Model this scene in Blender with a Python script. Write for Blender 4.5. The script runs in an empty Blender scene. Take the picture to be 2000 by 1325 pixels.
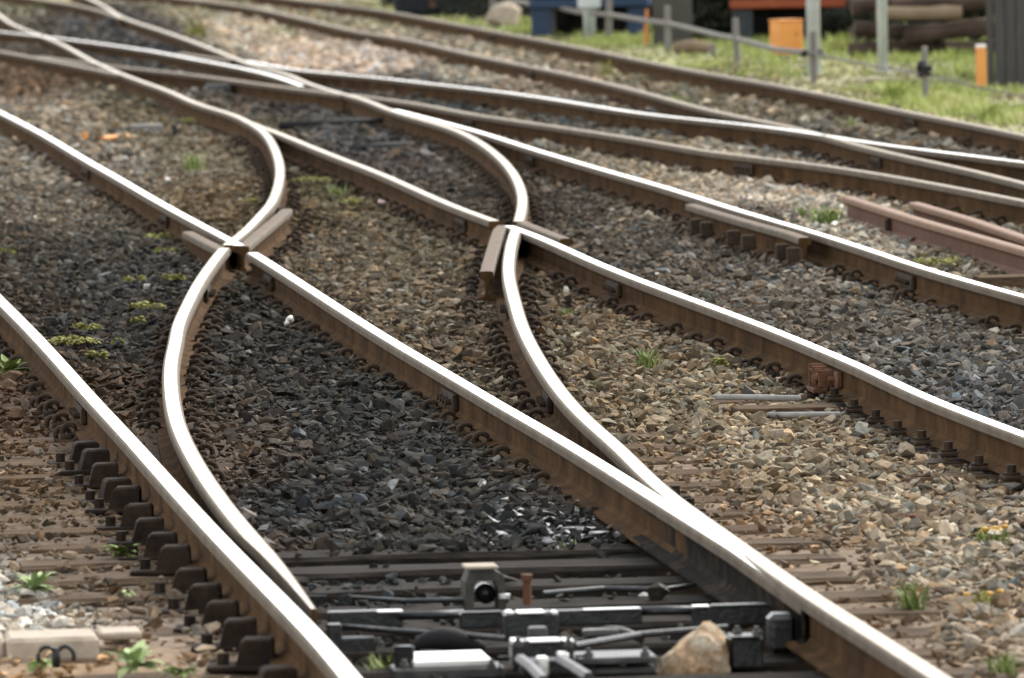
import bpy, bmesh, math, random
import numpy as np
from mathutils import Matrix, Vector
from mathutils.geometry import convex_hull_2d
random.seed(7); rng = np.random.default_rng(11)
S = bpy.context.scene
COL = S.collection
PI = math.pi

# ------------------------------------------------------------------ camera
F = 16000.0; H = 2.09; PITCH = math.atan((662.5 + 290) / F); ROLL = -0.02     # telephoto, 2000 px wide frame; rail tops are z = 0
Rc = np.array(Matrix.Rotation(PI / 2 - PITCH, 3, 'X') @ Matrix.Rotation(ROLL, 3, 'Z'))
def at(x, y, z=0.0):
    d = Rc @ np.array([(x - 1000) / F, -(y - 662.5) / F, -1.0]); t = (z - H) / d[2]
    return np.array([d[0] * t, d[1] * t, z])
def proj(P):
    q = (np.asarray(P) - np.array([0, 0, H])) @ Rc
    return np.stack([1000 + F * q[..., 0] / -q[..., 2], 662.5 - F * q[..., 1] / -q[..., 2]], -1)
def sc(x, y, z=-0.16): return F / at(x, y, z)[1]

cd = bpy.data.cameras.new('camera'); cam = bpy.data.objects.new('camera', cd); COL.objects.link(cam)
cam.location = (0, 0, H)
cam.rotation_euler = (Matrix.Rotation(PI / 2 - PITCH, 3, 'X') @ Matrix.Rotation(ROLL, 3, 'Z')).to_euler()
cd.sensor_width = 36; cd.lens = F / 2000 * 36; cd.clip_start = 0.5; cd.clip_end = 4000
cd.dof.use_dof = True; cd.dof.focus_distance = 32.5; cd.dof.aperture_fstop = 8.0
S.camera = cam

# ------------------------------------------------------------------ light
W = bpy.data.worlds.new('World'); S.world = W; W.use_nodes = True
nt = W.node_tree; sky = nt.nodes.new('ShaderNodeTexSky'); sky.sky_type = 'NISHITA'; sky.sun_disc = False
SUN_EL = math.radians(44); SUN_AZ = math.radians(40)            # azimuth clockwise from +Y: from ahead on the right
sky.sun_elevation = SUN_EL; sky.sun_rotation = SUN_AZ; sky.dust_density = 1.5; sky.air_density = 1.0; sky.ozone_density = 0.6
hs = nt.nodes.new('ShaderNodeHueSaturation'); hs.inputs['Saturation'].default_value = 0.1
nt.links.new(sky.outputs[0], hs.inputs['Color']); nt.links.new(hs.outputs[0], nt.nodes['Background'].inputs[0])
nt.nodes['Background'].inputs[1].default_value = 0.15
sd = bpy.data.lights.new('sun', 'SUN'); sd.energy = 0.7; sd.angle = math.radians(28); sd.color = (1, .95, .86)
so = bpy.data.objects.new('sun', sd); COL.objects.link(so)
sv = Vector((math.sin(SUN_AZ) * math.cos(SUN_EL), math.cos(SUN_AZ) * math.cos(SUN_EL), math.sin(SUN_EL)))
so.rotation_euler = sv.to_track_quat('Z', 'Y').to_euler(); so.location = (8, -5, 12)
S.view_settings.view_transform = 'Standard'; S.view_settings.look = 'None'; S.view_settings.gamma = 1
S.view_settings.exposure = 1.75
S.cycles.use_denoising = True

# ------------------------------------------------------------------ materials
def lin(c): return tuple(((v / 255) / 12.92 if v / 255 < .04 else ((v / 255 + .055) / 1.055) ** 2.4) for v in c)
KEEP = ('polished_rail_top', 'worn_rail_top', 'dull_rail_top', 'bare_steel', 'orange_paint', 'faded_orange_paint', 'grass_green', 'leaf_green', 'pale_leaf_green', 'moss_yellow_green', 'galvanised_steel', 'white_stone', 'pink_stone')
def mat(name, c1, c2=None, rough=.8, metal=0., scale=8., bump=.3, bscale=60., c3=None, spec=.3, stretch=None, detail=6):
    if name not in KEEP: c1, c2, c3 = [tuple(v * .58 for v in c) if c else c for c in (c1, c2, c3)]
    m = bpy.data.materials.new(name); m.use_nodes = True; t = m.node_tree; b = t.nodes['Principled BSDF']
    b.inputs['Roughness'].default_value = rough; b.inputs['Metallic'].default_value = metal
    b.inputs['Specular IOR Level'].default_value = spec
    g = t.nodes.new('ShaderNodeNewGeometry'); vec = g.outputs['Position']
    if stretch:
        mp = t.nodes.new('ShaderNodeMapping'); mp.inputs['Scale'].default_value = stretch
        t.links.new(vec, mp.inputs[0]); vec = mp.outputs[0]
    n = t.nodes.new('ShaderNodeTexNoise'); n.inputs['Scale'].default_value = scale; n.inputs['Detail'].default_value = detail
    n.inputs['Roughness'].default_value = .65
    t.links.new(vec, n.inputs['Vector'])
    r = t.nodes.new('ShaderNodeValToRGB'); r.color_ramp.elements[0].position = .32; r.color_ramp.elements[1].position = .68
    r.color_ramp.elements[0].color = (*c1, 1); r.color_ramp.elements[1].color = (*(c2 or c1), 1)
    if c3:
        e = r.color_ramp.elements.new(.5); e.color = (*c3, 1)
    t.links.new(n.outputs[0], r.inputs[0]); t.links.new(r.outputs[0], b.inputs['Base Color'])
    if bump:
        n2 = t.nodes.new('ShaderNodeTexNoise'); n2.inputs['Scale'].default_value = bscale; n2.inputs['Detail'].default_value = 5
        t.links.new(vec, n2.inputs['Vector'])
        bp = t.nodes.new('ShaderNodeBump'); bp.inputs['Strength'].default_value = bump; bp.inputs['Distance'].default_value = .01
        t.links.new(n2.outputs[0], bp.inputs['Height']); t.links.new(bp.outputs[0], b.inputs['Normal'])
    return m
def attr_mat(name, kind, rough, bump, bscale, dark=.75):
    """colour from the 'col' attribute of the mesh or of each scattered stone, mottled by noise"""
    m = bpy.data.materials.new(name); m.use_nodes = True; t = m.node_tree; b = t.nodes['Principled BSDF']
    a = t.nodes.new('ShaderNodeAttribute'); a.attribute_type = kind; a.attribute_name = 'col'
    g = t.nodes.new('ShaderNodeNewGeometry')
    n = t.nodes.new('ShaderNodeTexNoise'); n.inputs['Scale'].default_value = bscale; n.inputs['Detail'].default_value = 6
    t.links.new(g.outputs['Position'], n.inputs['Vector'])
    r = t.nodes.new('ShaderNodeMapRange'); r.inputs[1].default_value = .3; r.inputs[2].default_value = .7; r.inputs[3].default_value = dark; r.inputs[4].default_value = 2 - dark
    t.links.new(n.outputs[0], r.inputs[0])
    mx = t.nodes.new('ShaderNodeVectorMath'); mx.operation = 'SCALE'
    t.links.new(a.outputs['Color'], mx.inputs[0]); t.links.new(r.outputs[0], mx.inputs['Scale'])
    t.links.new(mx.outputs[0], b.inputs['Base Color'])
    if kind == 'INSTANCER':
        a2 = t.nodes.new('ShaderNodeAttribute'); a2.attribute_type = kind; a2.attribute_name = 'dry'
        t.links.new(a2.outputs['Fac'], b.inputs['Roughness'])
        ms = t.nodes.new('ShaderNodeMath'); ms.operation = 'MULTIPLY_ADD'; ms.inputs[1].default_value = -.72; ms.inputs[2].default_value = .70
        t.links.new(a2.outputs['Fac'], ms.inputs[0]); t.links.new(ms.outputs[0], b.inputs['Specular IOR Level'])
    else: b.inputs['Roughness'].default_value = rough
    b.inputs['Specular IOR Level'].default_value = .05
    bp = t.nodes.new('ShaderNodeBump'); bp.inputs['Strength'].default_value = bump; bp.inputs['Distance'].default_value = .012
    t.links.new(n.outputs[0], bp.inputs['Height']); t.links.new(bp.outputs[0], b.inputs['Normal'])
    return m
M = {}
M['shiny'] = mat('polished_rail_top', (.62, .60, .55), (.88, .87, .83), .26, .88, 1, .06, 3, spec=.6, stretch=(70, 1.1, 1), c3=(.80, .78, .73))
M['cream'] = mat('worn_rail_top', (.22, .18, .125), (.46, .40, .305), .48, .6, 1, .12, 3, spec=.4, stretch=(80, 1.3, 1), c3=(.36, .31, .23))
M['dull'] = mat('dull_rail_top', (.15, .12, .08), (.30, .25, .185), .6, .3, 1, .15, 3, spec=.2, stretch=(80, 1.3, 1), c3=(.24, .195, .14))
M['rusttop'] = mat('rusty_head', (.13, .086, .052), (.22, .155, .10), .85, 0, 9, .3, 120)
M['side'] = mat('rail_web_rust', (.060, .032, .013), (.165, .092, .041), .95, 0, 5, .5, 90, c3=(.108, .060, .026), spec=.05)
M['hside'] = mat('rail_head_side', (.13, .098, .064), (.22, .17, .115), .85, 0, 7, .2, 120)  # paler than the web: polish, and less shade put into the colour
M['dside'] = mat('oily_blade_side', (.012, .011, .010), (.085, .055, .034), .9, 0, 9, .4, 80, c3=(.022, .019, .015), spec=.04)
M['clip'] = mat('rusty_clip', (.030, .019, .012), (.085, .054, .031), .95, 0, 18, .3, 150)
M['rust'] = mat('orange_rust', (.10, .045, .022), (.24, .12, .062), .95, 0, 22, .4, 120)
M['redrust'] = mat('red_rust', (.135, .052, .022), (.21, .092, .044), .8, 0, 6, .3, 90)
M['redtop'] = mat('red_rust_head', (.25, .13, .068), (.33, .19, .105), .7, 0, 6, .3, 90)
M['wood'] = mat('sleeper_wood', (.07, .046, .029), (.23, .16, .102), .95, 0, 7, .6, 30, stretch=(1.2, 9, 9), c3=(.145, .098, .062), spec=.05)
M['darkwood'] = mat('oily_sleeper_wood', (.016, .014, .012), (.058, .048, .038), .9, 0, 7, .5, 30, stretch=(1.2, 9, 9), spec=.08)
_t = M['darkwood'].node_tree; _b = _t.nodes['Principled BSDF']; _src = _b.inputs['Base Color'].links[0].from_socket      # oil only between the rails, plain brown timber beyond
_tc = _t.nodes.new('ShaderNodeTexCoord'); _sx = _t.nodes.new('ShaderNodeSeparateXYZ'); _t.links.new(_tc.outputs['Object'], _sx.inputs[0])
_n = _t.nodes.new('ShaderNodeTexNoise'); _n.inputs['Scale'].default_value = 6; _t.links.new(_tc.outputs['Object'], _n.inputs['Vector'])
_ab = _t.nodes.new('ShaderNodeMath'); _ab.operation = 'ABSOLUTE'; _t.links.new(_sx.outputs[0], _ab.inputs[0])
_ad = _t.nodes.new('ShaderNodeMath'); _ad.operation = 'MULTIPLY_ADD'; _ad.inputs[1].default_value = .35; _t.links.new(_n.outputs[0], _ad.inputs[0]); _t.links.new(_ab.outputs[0], _ad.inputs[2])
_mr = _t.nodes.new('ShaderNodeMapRange'); _mr.inputs[1].default_value = .88; _mr.inputs[2].default_value = 1.08; _t.links.new(_ad.outputs[0], _mr.inputs[0])
_mx = _t.nodes.new('ShaderNodeMix'); _mx.data_type = 'RGBA'; _t.links.new(_mr.outputs[0], _mx.inputs[0]); _t.links.new(_src, _mx.inputs[6])
_n2 = _t.nodes.new('ShaderNodeTexNoise'); _n2.inputs['Scale'].default_value = 9; _mp = _t.nodes.new('ShaderNodeMapping'); _mp.inputs['Scale'].default_value = (.7, 6, 6); _t.links.new(_tc.outputs['Object'], _mp.inputs[0]); _t.links.new(_mp.outputs[0], _n2.inputs['Vector'])
_cr = _t.nodes.new('ShaderNodeValToRGB'); _cr.color_ramp.elements[0].position = .35; _cr.color_ramp.elements[1].position = .68; _cr.color_ramp.elements[0].color = (.038, .026, .017, 1); _cr.color_ramp.elements[1].color = (.13, .092, .060, 1)
_t.links.new(_n2.outputs[0], _cr.inputs[0]); _t.links.new(_cr.outputs[0], _mx.inputs[7]); _t.links.new(_mx.outputs[2], _b.inputs['Base Color'])
M['post'] = mat('grey_post_wood', (.25, .235, .21), (.40, .37, .335), .9, 0, 14, .5, 60, stretch=(6, 6, 1))
M['galv'] = mat('galvanised_steel', (.42, .45, .45), (.55, .58, .57), .5, .2, 5, .05, 60)
M['orange'] = mat('orange_paint', (.60, .235, .05), (.66, .29, .075), .55, 0, 6, .08, 40)
M['dorange'] = mat('faded_orange_paint', (.55, .2, .05), (.62, .26, .09), .6, 0, 9, .1, 40)
M['black'] = mat('oily_black_steel', (.012, .013, .014), (.04, .042, .042), .38, .3, 16, .25, 70, spec=.5)
M['grey'] = mat('grey_steel', (.035, .036, .034), (.13, .13, .12), .5, .25, 14, .2, 70, spec=.5)
M['bright'] = mat('bare_steel', (.62, .62, .58), (.80, .80, .76), .35, .7, 10, .1, 90, spec=.6)
M['concrete'] = mat('weathered_concrete', (.46, .38, .29), (.72, .61, .48), .9, 0, 9, .4, 50)
M['rock'] = mat('pale_rock', (.95, .68, .43), (.80, .72, .56), .9, 0, 16, .9, 30, c3=(.40, .27, .16), spec=.1)
M['cast'] = mat('cast_iron', (.035, .034, .028), (.12, .11, .09), .75, .1, 14, .3, 70)
M['brace'] = mat('dark_cast_brace', (.018, .014, .011), (.058, .040, .028), .9, 0, 14, .4, 110, spec=.1)
M['pipe'] = mat('dull_grey_pipe', (.34, .33, .30), (.52, .51, .48), .7, 0, 20, .2, 80, spec=.2)
M['rubber'] = mat('black_cable', (.012, .012, .013), (.02, .02, .021), .5, 0, 8, .1, 60)
M['leaf'] = mat('leaf_green', (.08, .14, .03), (.25, .29, .085), .7, 0, 14, .1, 60)
M['leafp'] = mat('pale_leaf_green', (.20, .29, .12), (.40, .47, .22), .7, 0, 30, .1, 60)
M['grass'] = mat('grass_green', (.20, .25, .07), (.44, .41, .22), .8, 0, 2.2, 0, 60, c3=(.33, .38, .11), spec=.1)
M['moss'] = mat('moss_yellow_green', (.12, .125, .025), (.27, .26, .06), .8, 0, 25, .2, 80)
M['petal'] = mat('orange_petal', (.75, .34, .04), (.7, .5, .08), .6, 0, 9, 0)
M['white'] = mat('white_stone', (.72, .68, .62), (.82, .76, .70), .7, 0, 25, .3, 60)
M['pink'] = mat('pink_stone', (.70, .48, .45), (.84, .68, .64), .7, 0, 25, .3, 60)
M['blue'] = mat('blue_paint', (.018, .045, .10), (.03, .07, .15), .45, 0, 3, .1, 30)
M['dgrey'] = mat('dark_grey_cladding', (.075, .072, .066), (.12, .115, .105), .8, 0, 5, .3, 30, stretch=(6, 6, .6))
M['wallg'] = mat('grey_brown_panel', (.085, .077, .066), (.11, .10, .088), .8, 0, 4, .2, 30)
M['tarp'] = mat('steel_blue_grey', (.05, .06, .068), (.085, .095, .10), .7, 0, 6, .2, 30)
M['slate'] = mat('dark_slate_steel', (.018, .022, .028), (.05, .055, .06), .8, 0, 5, .2, 30, stretch=(8, 8, .5), spec=.1)
M['tyre'] = mat('tyre_rubber', (.012, .012, .014), (.022, .022, .024), .8, 0, 10, .2, 60)
M['brownpile'] = mat('rotting_timber', (.045, .027, .02), (.12, .08, .055), .9, 0, 4, .6, 20)
M['tanlog'] = mat('tan_log', (.26, .185, .115), (.36, .27, .18), .85, 0, 5, .4, 30)
M['redsill'] = mat('red_orange_sill', (.40, .075, .02), (.5, .12, .03), .5, 0, 5, .1, 30)
M['trunk'] = mat('bark', (.07, .06, .045), (.14, .12, .085), .9, 0, 8, .6, 30)
M['bush'] = mat('dark_foliage', (.014, .018, .010), (.045, .05, .026), .95, 0, 12, .2, 30)
M['stone'] = attr_mat('ballast_stone', 'INSTANCER', .8, .45, 55, .72)
M['soil'] = attr_mat('track_bed_soil', 'GEOMETRY', .95, .8, 22, .6)

# ------------------------------------------------------------------ mesh helpers
class MB:
    def __init__(s): s.v = []; s.f = []; s.m = []
    def add(s, v, f, m=0):
        o = len(s.v); s.v += [tuple(p) for p in v]; s.f += [tuple(i + o for i in q) for q in f]; s.m += [m] * len(f); return s
    def box(s, c, d, ch=.004, m=0, rz=0., tilt=0., taper=1.0):
        """chamfered box, centre c, size d"""
        bm = bmesh.new(); bmesh.ops.create_cube(bm, size=1)
        for v in bm.verts:
            v.co = Vector((v.co.x * d[0], v.co.y * d[1], v.co.z * d[2]))
            if v.co.z > 0: v.co.x *= taper; v.co.y *= taper
        if ch: bmesh.ops.bevel(bm, geom=list(bm.edges), offset=min(ch, min(d) * .3), segments=1, affect='EDGES')
        R = Matrix.Rotation(rz, 3, 'Z') @ Matrix.Rotation(tilt, 3, 'Y')
        bm.verts.index_update()
        s.add([tuple(R @ v.co + Vector(c)) for v in bm.verts], [[v.index for v in f.verts] for f in bm.faces], m); bm.free(); return s
    def tube(s, pts, r, n=8, m=0, cap=True):
        pts = [Vector(p) for p in pts]; rr = r if hasattr(r, '__len__') else [r] * len(pts); V = []; Fc = []
        for i, p in enumerate(pts):
            t = (pts[min(i + 1, len(pts) - 1)] - pts[max(i - 1, 0)]).normalized()
            a = t.cross(Vector((0, 0, 1)) if abs(t.z) < .9 else Vector((1, 0, 0))).normalized(); b = t.cross(a)
            V += [p + (a * math.cos(2 * PI * k / n) + b * math.sin(2 * PI * k / n)) * rr[i] for k in range(n)]
        for i in range(len(pts) - 1):
            Fc += [(i * n + k, i * n + (k + 1) % n, (i + 1) * n + (k + 1) % n, (i + 1) * n + k) for k in range(n)]
        if cap: Fc += [tuple(range(n))[::-1], tuple((len(pts) - 1) * n + k for k in range(n))]
        return s.add(V, Fc, m)
    def cyl(s, c, r, h, n=12, m=0, axis='Z', r2=None):
        c = Vector(c); d = {'X': Vector((1, 0, 0)), 'Y': Vector((0, 1, 0)), 'Z': Vector((0, 0, 1))}[axis] * (h / 2)
        return s.tube([c - d, c + d], [r, r if r2 is None else r2], n, m)
    def build(s, name, mats, parent=None, smooth=False, loc=None, rz=0.):
        me = bpy.data.meshes.new(name); me.from_pydata(s.v, [], s.f)
        for m in (mats if isinstance(mats, (list, tuple)) else [mats]): me.materials.append(m if not isinstance(m, str) else M[m])
        me.polygons.foreach_set('material_index', s.m)
        if smooth: me.polygons.foreach_set('use_smooth', [True] * len(me.polygons))
        me.update(); o = bpy.data.objects.new(name, me); COL.objects.link(o)
        if parent: o.parent = parent
        if loc is not None: o.location = loc
        o.rotation_euler.z = rz
        return o
def tag(o, label=None, cat=None, group=None, kind=None):
    if label: o['label'] = label
    if cat: o['category'] = cat
    if group: o['group'] = group
    if kind: o['kind'] = kind
    return o
def empty(name, loc, rz=0., label=None, cat=None, group=None):
    o = bpy.data.objects.new(name, None); COL.objects.link(o); o.location = loc; o.rotation_euler.z = rz; o.empty_display_size = .1
    return tag(o, label, cat, group)
def put(src, parent, loc, rz=0.):
    c = src.copy(); COL.objects.link(c); c.parent = parent; c.location = loc; c.rotation_euler = (0, 0, rz); return c

# ------------------------------------------------------------------ rail centre lines, traced on the rail-top plane and smoothed in the ground plan
T = {}
T['A1'] = [(13,599),(54,640),(110,700),(181,780),(256,860),(363,980),(442,1065),(574,1200),(633,1260),(685,1325)]
T['A2'] = [(0,219),(100,271),(160,308),(240,353),(320,400),(400,443),(440,465),(480,485),(540,523),(600,561),(700,625.6),(800,687),(900,744.5),(980,793.5),(1050,832),(1150,892),(1250,955),(1350,1017)]
T['K1'] = [(0,30),(30,50),(60,62),(86,72),(120,86),(160,108),(200,128),(240,145),(280,160),(340,182),(400,208),(445,220),(488,240),(517,260),(531,280),(540,300),(545.6,320),(546.6,340),(537,380),(528,400),(508,420),(470,460),(440,480),(426,500),(396,540),(384,560),(364,600),(347,640),(344,665),(335.5,700),(334.5,760),(346,825),(360,860),(381,900),(406,940),(450,1000),(483,1040),(501,1060),(536,1100),(567,1140),(596,1180)]
T['K2'] = [(180,0),(210,16),(240,34),(280,48),(340,68),(400,90),(450,110),(470,118),(510,132),(530,136),(570,148),(590,158),(630,172),(670,184),(700,190),(760,214),(790,224),(840,238),(880,250),(920,268),(960,294),(990,322),(1010,352),(1020,385),(1020,400),(1016,420),(1013,434),(1003,460),(995,500),(994,540),(1003,580),(1014,620),(1023,645),(1052,700),(1092,760),(1146,820),(1214,880),(1275,940),(1324,980),(1420,1048),(1523,1122),(1638,1198),(1730,1256),(1838,1325)]
T['B1'] = [(488,240),(550,262),(650,304),(750,341),(890,404),(970,434),(1050,460),(1130,498),(1210,532),(1300,566),(1500,640),(1600,682),(1700,722),(1800,773),(2000,848)]
T['B2'] = [(760,212),(790,219),(840,232),(900,248),(960,264),(1040,292),(1100,308),(1200,338.5),(1300,365),(1400,398),(1500,428),(1600,456),(1700,488),(1800,523),(2000,578)]
T['U1'] = [(0,100),(100,118),(200,138),(240,146)]
T['U3'] = [(0,62),(60,68),(120,75),(200,86),(300,100),(350,110),(410,122),(470,132),(510,142),(550,152),(570,160),(588,168)]
T['U4'] = [(80,110),(180,124),(220,129),(300,137),(400,147),(450,156),(550,170),(630,178),(670,185)]
T['V1'] = [(86,0),(160,12),(200,22),(240,37)]
T['W'] = [(470,117),(490,120),(530,128),(590,138),(670,145),(750,152),(800,159),(900,170),(1000,182),(1100,197),(1200,213),(1280,225),(1400,237),(1500,248),(1580,260),(1620,265),(1680,276),(1800,292),(1900,304),(2000,317)]
T['X1'] = [(670,183),(720,189),(800,200),(860,210),(916,222),(1000,234),(1100,249),(1200,264),(1300,280),(1400,298),(1448,304),(1500,309),(1600,322),(1700,337),(1800,354),(2000,392)]
T['D'] = [(380,0),(430,5),(510,18),(590,36),(650,50),(710,64),(790,75),(930,108),(1070,136),(1210,168),(1300,191),(1360,208),(1420,224),(1500,238),(1550,248),(1600,260),(1620,268),(1700,290),(1800,312),(1900,332),(2000,358)]
T['E'] = [(590,0),(650,8),(750,20),(790,28),(930,54),(1070,80),(1210,108),(1350,136.5),(1420,150),(1500,162),(1600,182),(1700,202),(1780,220),(1900,242),(2000,264)]
class Curve:
    def __init__(s, key, lam=1.0):
        g = np.array([at(*p) for p in T[key]]); y, x = g[:, 1], g[:, 0]
        st = .25; s.y = np.arange(y.min() - 12, y.max() + 12, st); n = len(s.y)
        A = np.zeros((n, n)); b = np.zeros(n)
        for yi, xi in zip(y, x):
            err = 1.0 * yi / F + 1.0 * yi * yi / (F * H) * .11; w = 1 / err ** 2
            f = (yi - s.y[0]) / st; k = int(f); f -= k
            for (i, a) in ((k, 1 - f), (k + 1, f)):
                b[i] += w * a * xi
                for (j, c) in ((k, 1 - f), (k + 1, f)): A[i, j] += w * a * c
        D2 = np.zeros((n - 2, n))
        for i in range(n - 2): D2[i, i:i + 3] = (1, -2, 1)
        L = lam / (st ** 3) * 400 * (np.interp((s.y[1:-1]), (30, 100), (1, .25)))
        A += (D2.T * L) @ D2
        s.x = np.linalg.solve(A, b)
        s.ymin, s.ymax = y.min(), y.max()
    def X(s, Y): return np.interp(Y, s.y, s.x)
    def pt(s, Y): return np.array([float(s.X(Y)), Y, 0.])
    def dirn(s, Y):
        d = s.pt(Y + .3) - s.pt(Y - .3); return d / np.linalg.norm(d)
C = {k: Curve(k, 4.0 if k in ('K1', 'K2', 'X1', 'W') else 25.0) for k in T}
def Yof(px, py, z=0.): return float(at(px, py, z)[1])

PROF = [(-.026, 0), (0, .0008), (.026, 0), (.033, -.004), (.036, -.013), (.0355, -.034), (.012, -.046), (.0085, -.06), (.0085, -.115), (.022, -.130), (.060, -.138), (.0625, -.149),
        (-.0625, -.149), (-.060, -.138), (-.022, -.130), (-.0085, -.115), (-.0085, -.06), (-.012, -.046), (-.0355, -.034), (-.036, -.013), (-.033, -.004)]
NP = len(PROF); PM = [0, 0, 2, 2, 2, 1, 1, 1, 1, 1, 1, 1, 1, 1, 1, 1, 1, 2, 2, 2, 2]
def sweep(P, clampL=None, clampR=None, drop=None, z0=0., scale=1.):
    """rail section along plan points P (N x 2)"""
    P = np.asarray(P, float)[:, :2]; N = len(P); mb = MB(); V = []
    for i in range(N):
        t = P[min(i + 1, N - 1)] - P[max(i - 1, 0)]; t /= np.linalg.norm(t); u = np.array([t[1], -t[0]])
        for (x, z) in PROF:
            x, z = x * scale, z * scale
            if clampL is not None: x = max(x, clampL[i])
            if clampR is not None: x = min(x, clampR[i])
            if drop is not None and z > -.05: z -= drop[i]
            q = P[i] + u * x; V.append((q[0], q[1], z + z0))
    Fc = []; Mi = []
    for i in range(N - 1):
        for k in range(NP):
            k2 = (k + 1) % NP; Fc.append((i * NP + k, i * NP + k2, (i + 1) * NP + k2, (i + 1) * NP + k)); Mi.append(PM[k])
    Fc += [tuple(range(NP))[::-1], tuple((N - 1) * NP + k for k in range(NP))]; Mi += [1, 1]
    mb.v = V; mb.f = Fc; mb.m = Mi; return mb
def span(key, y0, y1): return np.arange(y0, y1 + 1e-6, .25 if y1 - y0 < 60 else .4)
RAILS = []                                                # (curve key, y0, y1, object)
def rail(key, y0, y1, label, top='shiny', side='side', hside='hside', group=None, name='rail', clamp=None):
    ys = span(key, y0, y1); P = np.stack([C[key].X(ys), ys], -1); kw = {}
    if clamp: kw = clamp(ys)
    o = sweep(P, **kw).build(name, [M[top], M[side], M[hside]])
    tag(o, label, 'rail', group); RAILS.append((key, y0, y1, o)); return o
def part_rail(pts, parent, name='wing_rail', top='rusttop', n=14, z0=-.001):
    g = np.array([at(*p) for p in pts]); tt = np.linspace(0, len(g) - 1, n)
    P = np.stack([np.interp(tt, range(len(g)), g[:, 0]), np.interp(tt, range(len(g)), g[:, 1])], -1)
    for _ in range(2): P[1:-1] = .25 * P[:-2] + .5 * P[1:-1] + .25 * P[2:]
    return sweep(P, z0=z0).build(name, [M[top], M['side'], M['hside']], parent)

YF1 = Yof(452, 479); YF2 = Yof(1003, 438)                # the two crossing noses
a1 = rail('A1', 17, 55, 'bright rail at the near left that the switch blade stands open from')
def cl_a2(ys):
    t = np.clip((ys - 22.75) / 3.6, 0, 1); return dict(clampR=-.024 + t * .0885, drop=(1 - np.clip((ys - 22.75) / 1.6, 0, 1)) * .016)
a2n = rail('A2', 22.75, YF1 - .75, 'bright rail from the lower crossing down to the closed switch blade tip', side='side', clamp=cl_a2)
a2n.data.materials.append(M['dside'])                       # greasy, blackened web of the closed blade
for p_ in a2n.data.polygons:
    if p_.material_index == 1 and random.random() < (26.9 - p_.center.y) / 1.6: p_.material_index = 3
a2f = rail('A2', YF1 - .05, 80, 'bright rail running from the lower crossing nose up to the left edge')
k2n = rail('K2', 17, YF2 - .45, 'white stock rail bending from bottom right up to the upper crossing', top='cream')
k2f = rail('K2', YF2 + .35, 132, 'curved cream rail beyond the upper crossing snaking to the far left', top='cream')
def cl_k1(ys):
    t = np.clip((ys - C['K1'].ymin) / 4.2, 0, 1); return dict(clampL=.016 - t * .079, drop=(1 - np.clip((ys - C['K1'].ymin) / 1.8, 0, 1)) * .014)
k1n = rail('K1', C['K1'].ymin, YF1 - .3, 'curved cream switch rail with an open blade tip at its near end', top='cream', clamp=cl_k1)
k1f = rail('K1', YF1 - .0, 125, 'curved cream rail beyond the lower crossing sweeping to the far left', top='cream')
b1n = rail('B1', 26, YF2 - .15, 'rail from the upper crossing to the right edge, with a rust red joint')
b1f = rail('B1', YF2 + .45, C['K1'].ymax and Yof(478, 236), 'rail between the upper crossing and the inner curve it joins', top='cream')
b2 = rail('B2', 34, Yof(765, 214), 'bright rail with a rusty check rail along its near side')
u1 = rail('U1', Yof(238, 146), 100, 'dull rail at the far left meeting the curved cream rail', top='dull')
u3 = rail('U3', Yof(588, 168), 112, 'bright far rail at upper left ending in a blade tip')
u4 = rail('U4', Yof(668, 185), Yof(80, 110), 'dull grey rail running below the bright far rail at upper left', top='dull')
v1 = rail('V1', Yof(238, 36), 135, 'dull rail joining the curved rail in the top left corner', top='dull')
wr = rail('W', 46, Yof(478, 119), 'bright white rail through the far crossing on the right')
x1 = rail('X1', 42, Yof(680, 184), 'dull rail behind the two rusty spare rails', top='dull')
dr = rail('D', 43, 135, 'tan rail crossed by the bright white rail on the right', top='dull')
er = rail('E', 50, 135, 'farthest tan rail beside the grass verge and posts', top='dull')

part_rail([(474,481),(488,468),(515,446),(540,425),(560,408)], a2n)
part_rail([(437,487),(424,481),(396,467),(368,452)], k1n)
part_rail([(982,440),(974,446),(967,470),(957,502),(950,530)], b1f)
part_rail([(1016,430),(1030,437),(1066,451),(1106,466)], k2f)
chk = part_rail([(1350,400),(1372,407),(1460,433),(1545,456),(1572,466)], b2, 'check_rail', n=20, z0=.004)
part_rail([(350,103),(410,112),(455,117)], k2f, 'check_rail', 'dull', 8)

# spacer blocks under the check rail
for (px, py) in ((1372, 408), (1392, 414), (1444, 430), (1474, 439), (1540, 456), (1562, 463)):
    p = at(px - 2, py + 6); MB().box((0, 0, 0), (.07, .05, .085), .006).build('spacer_block', M['clip'], b2, loc=(p[0] - .03, p[1], -.082), rz=.11)

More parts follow.
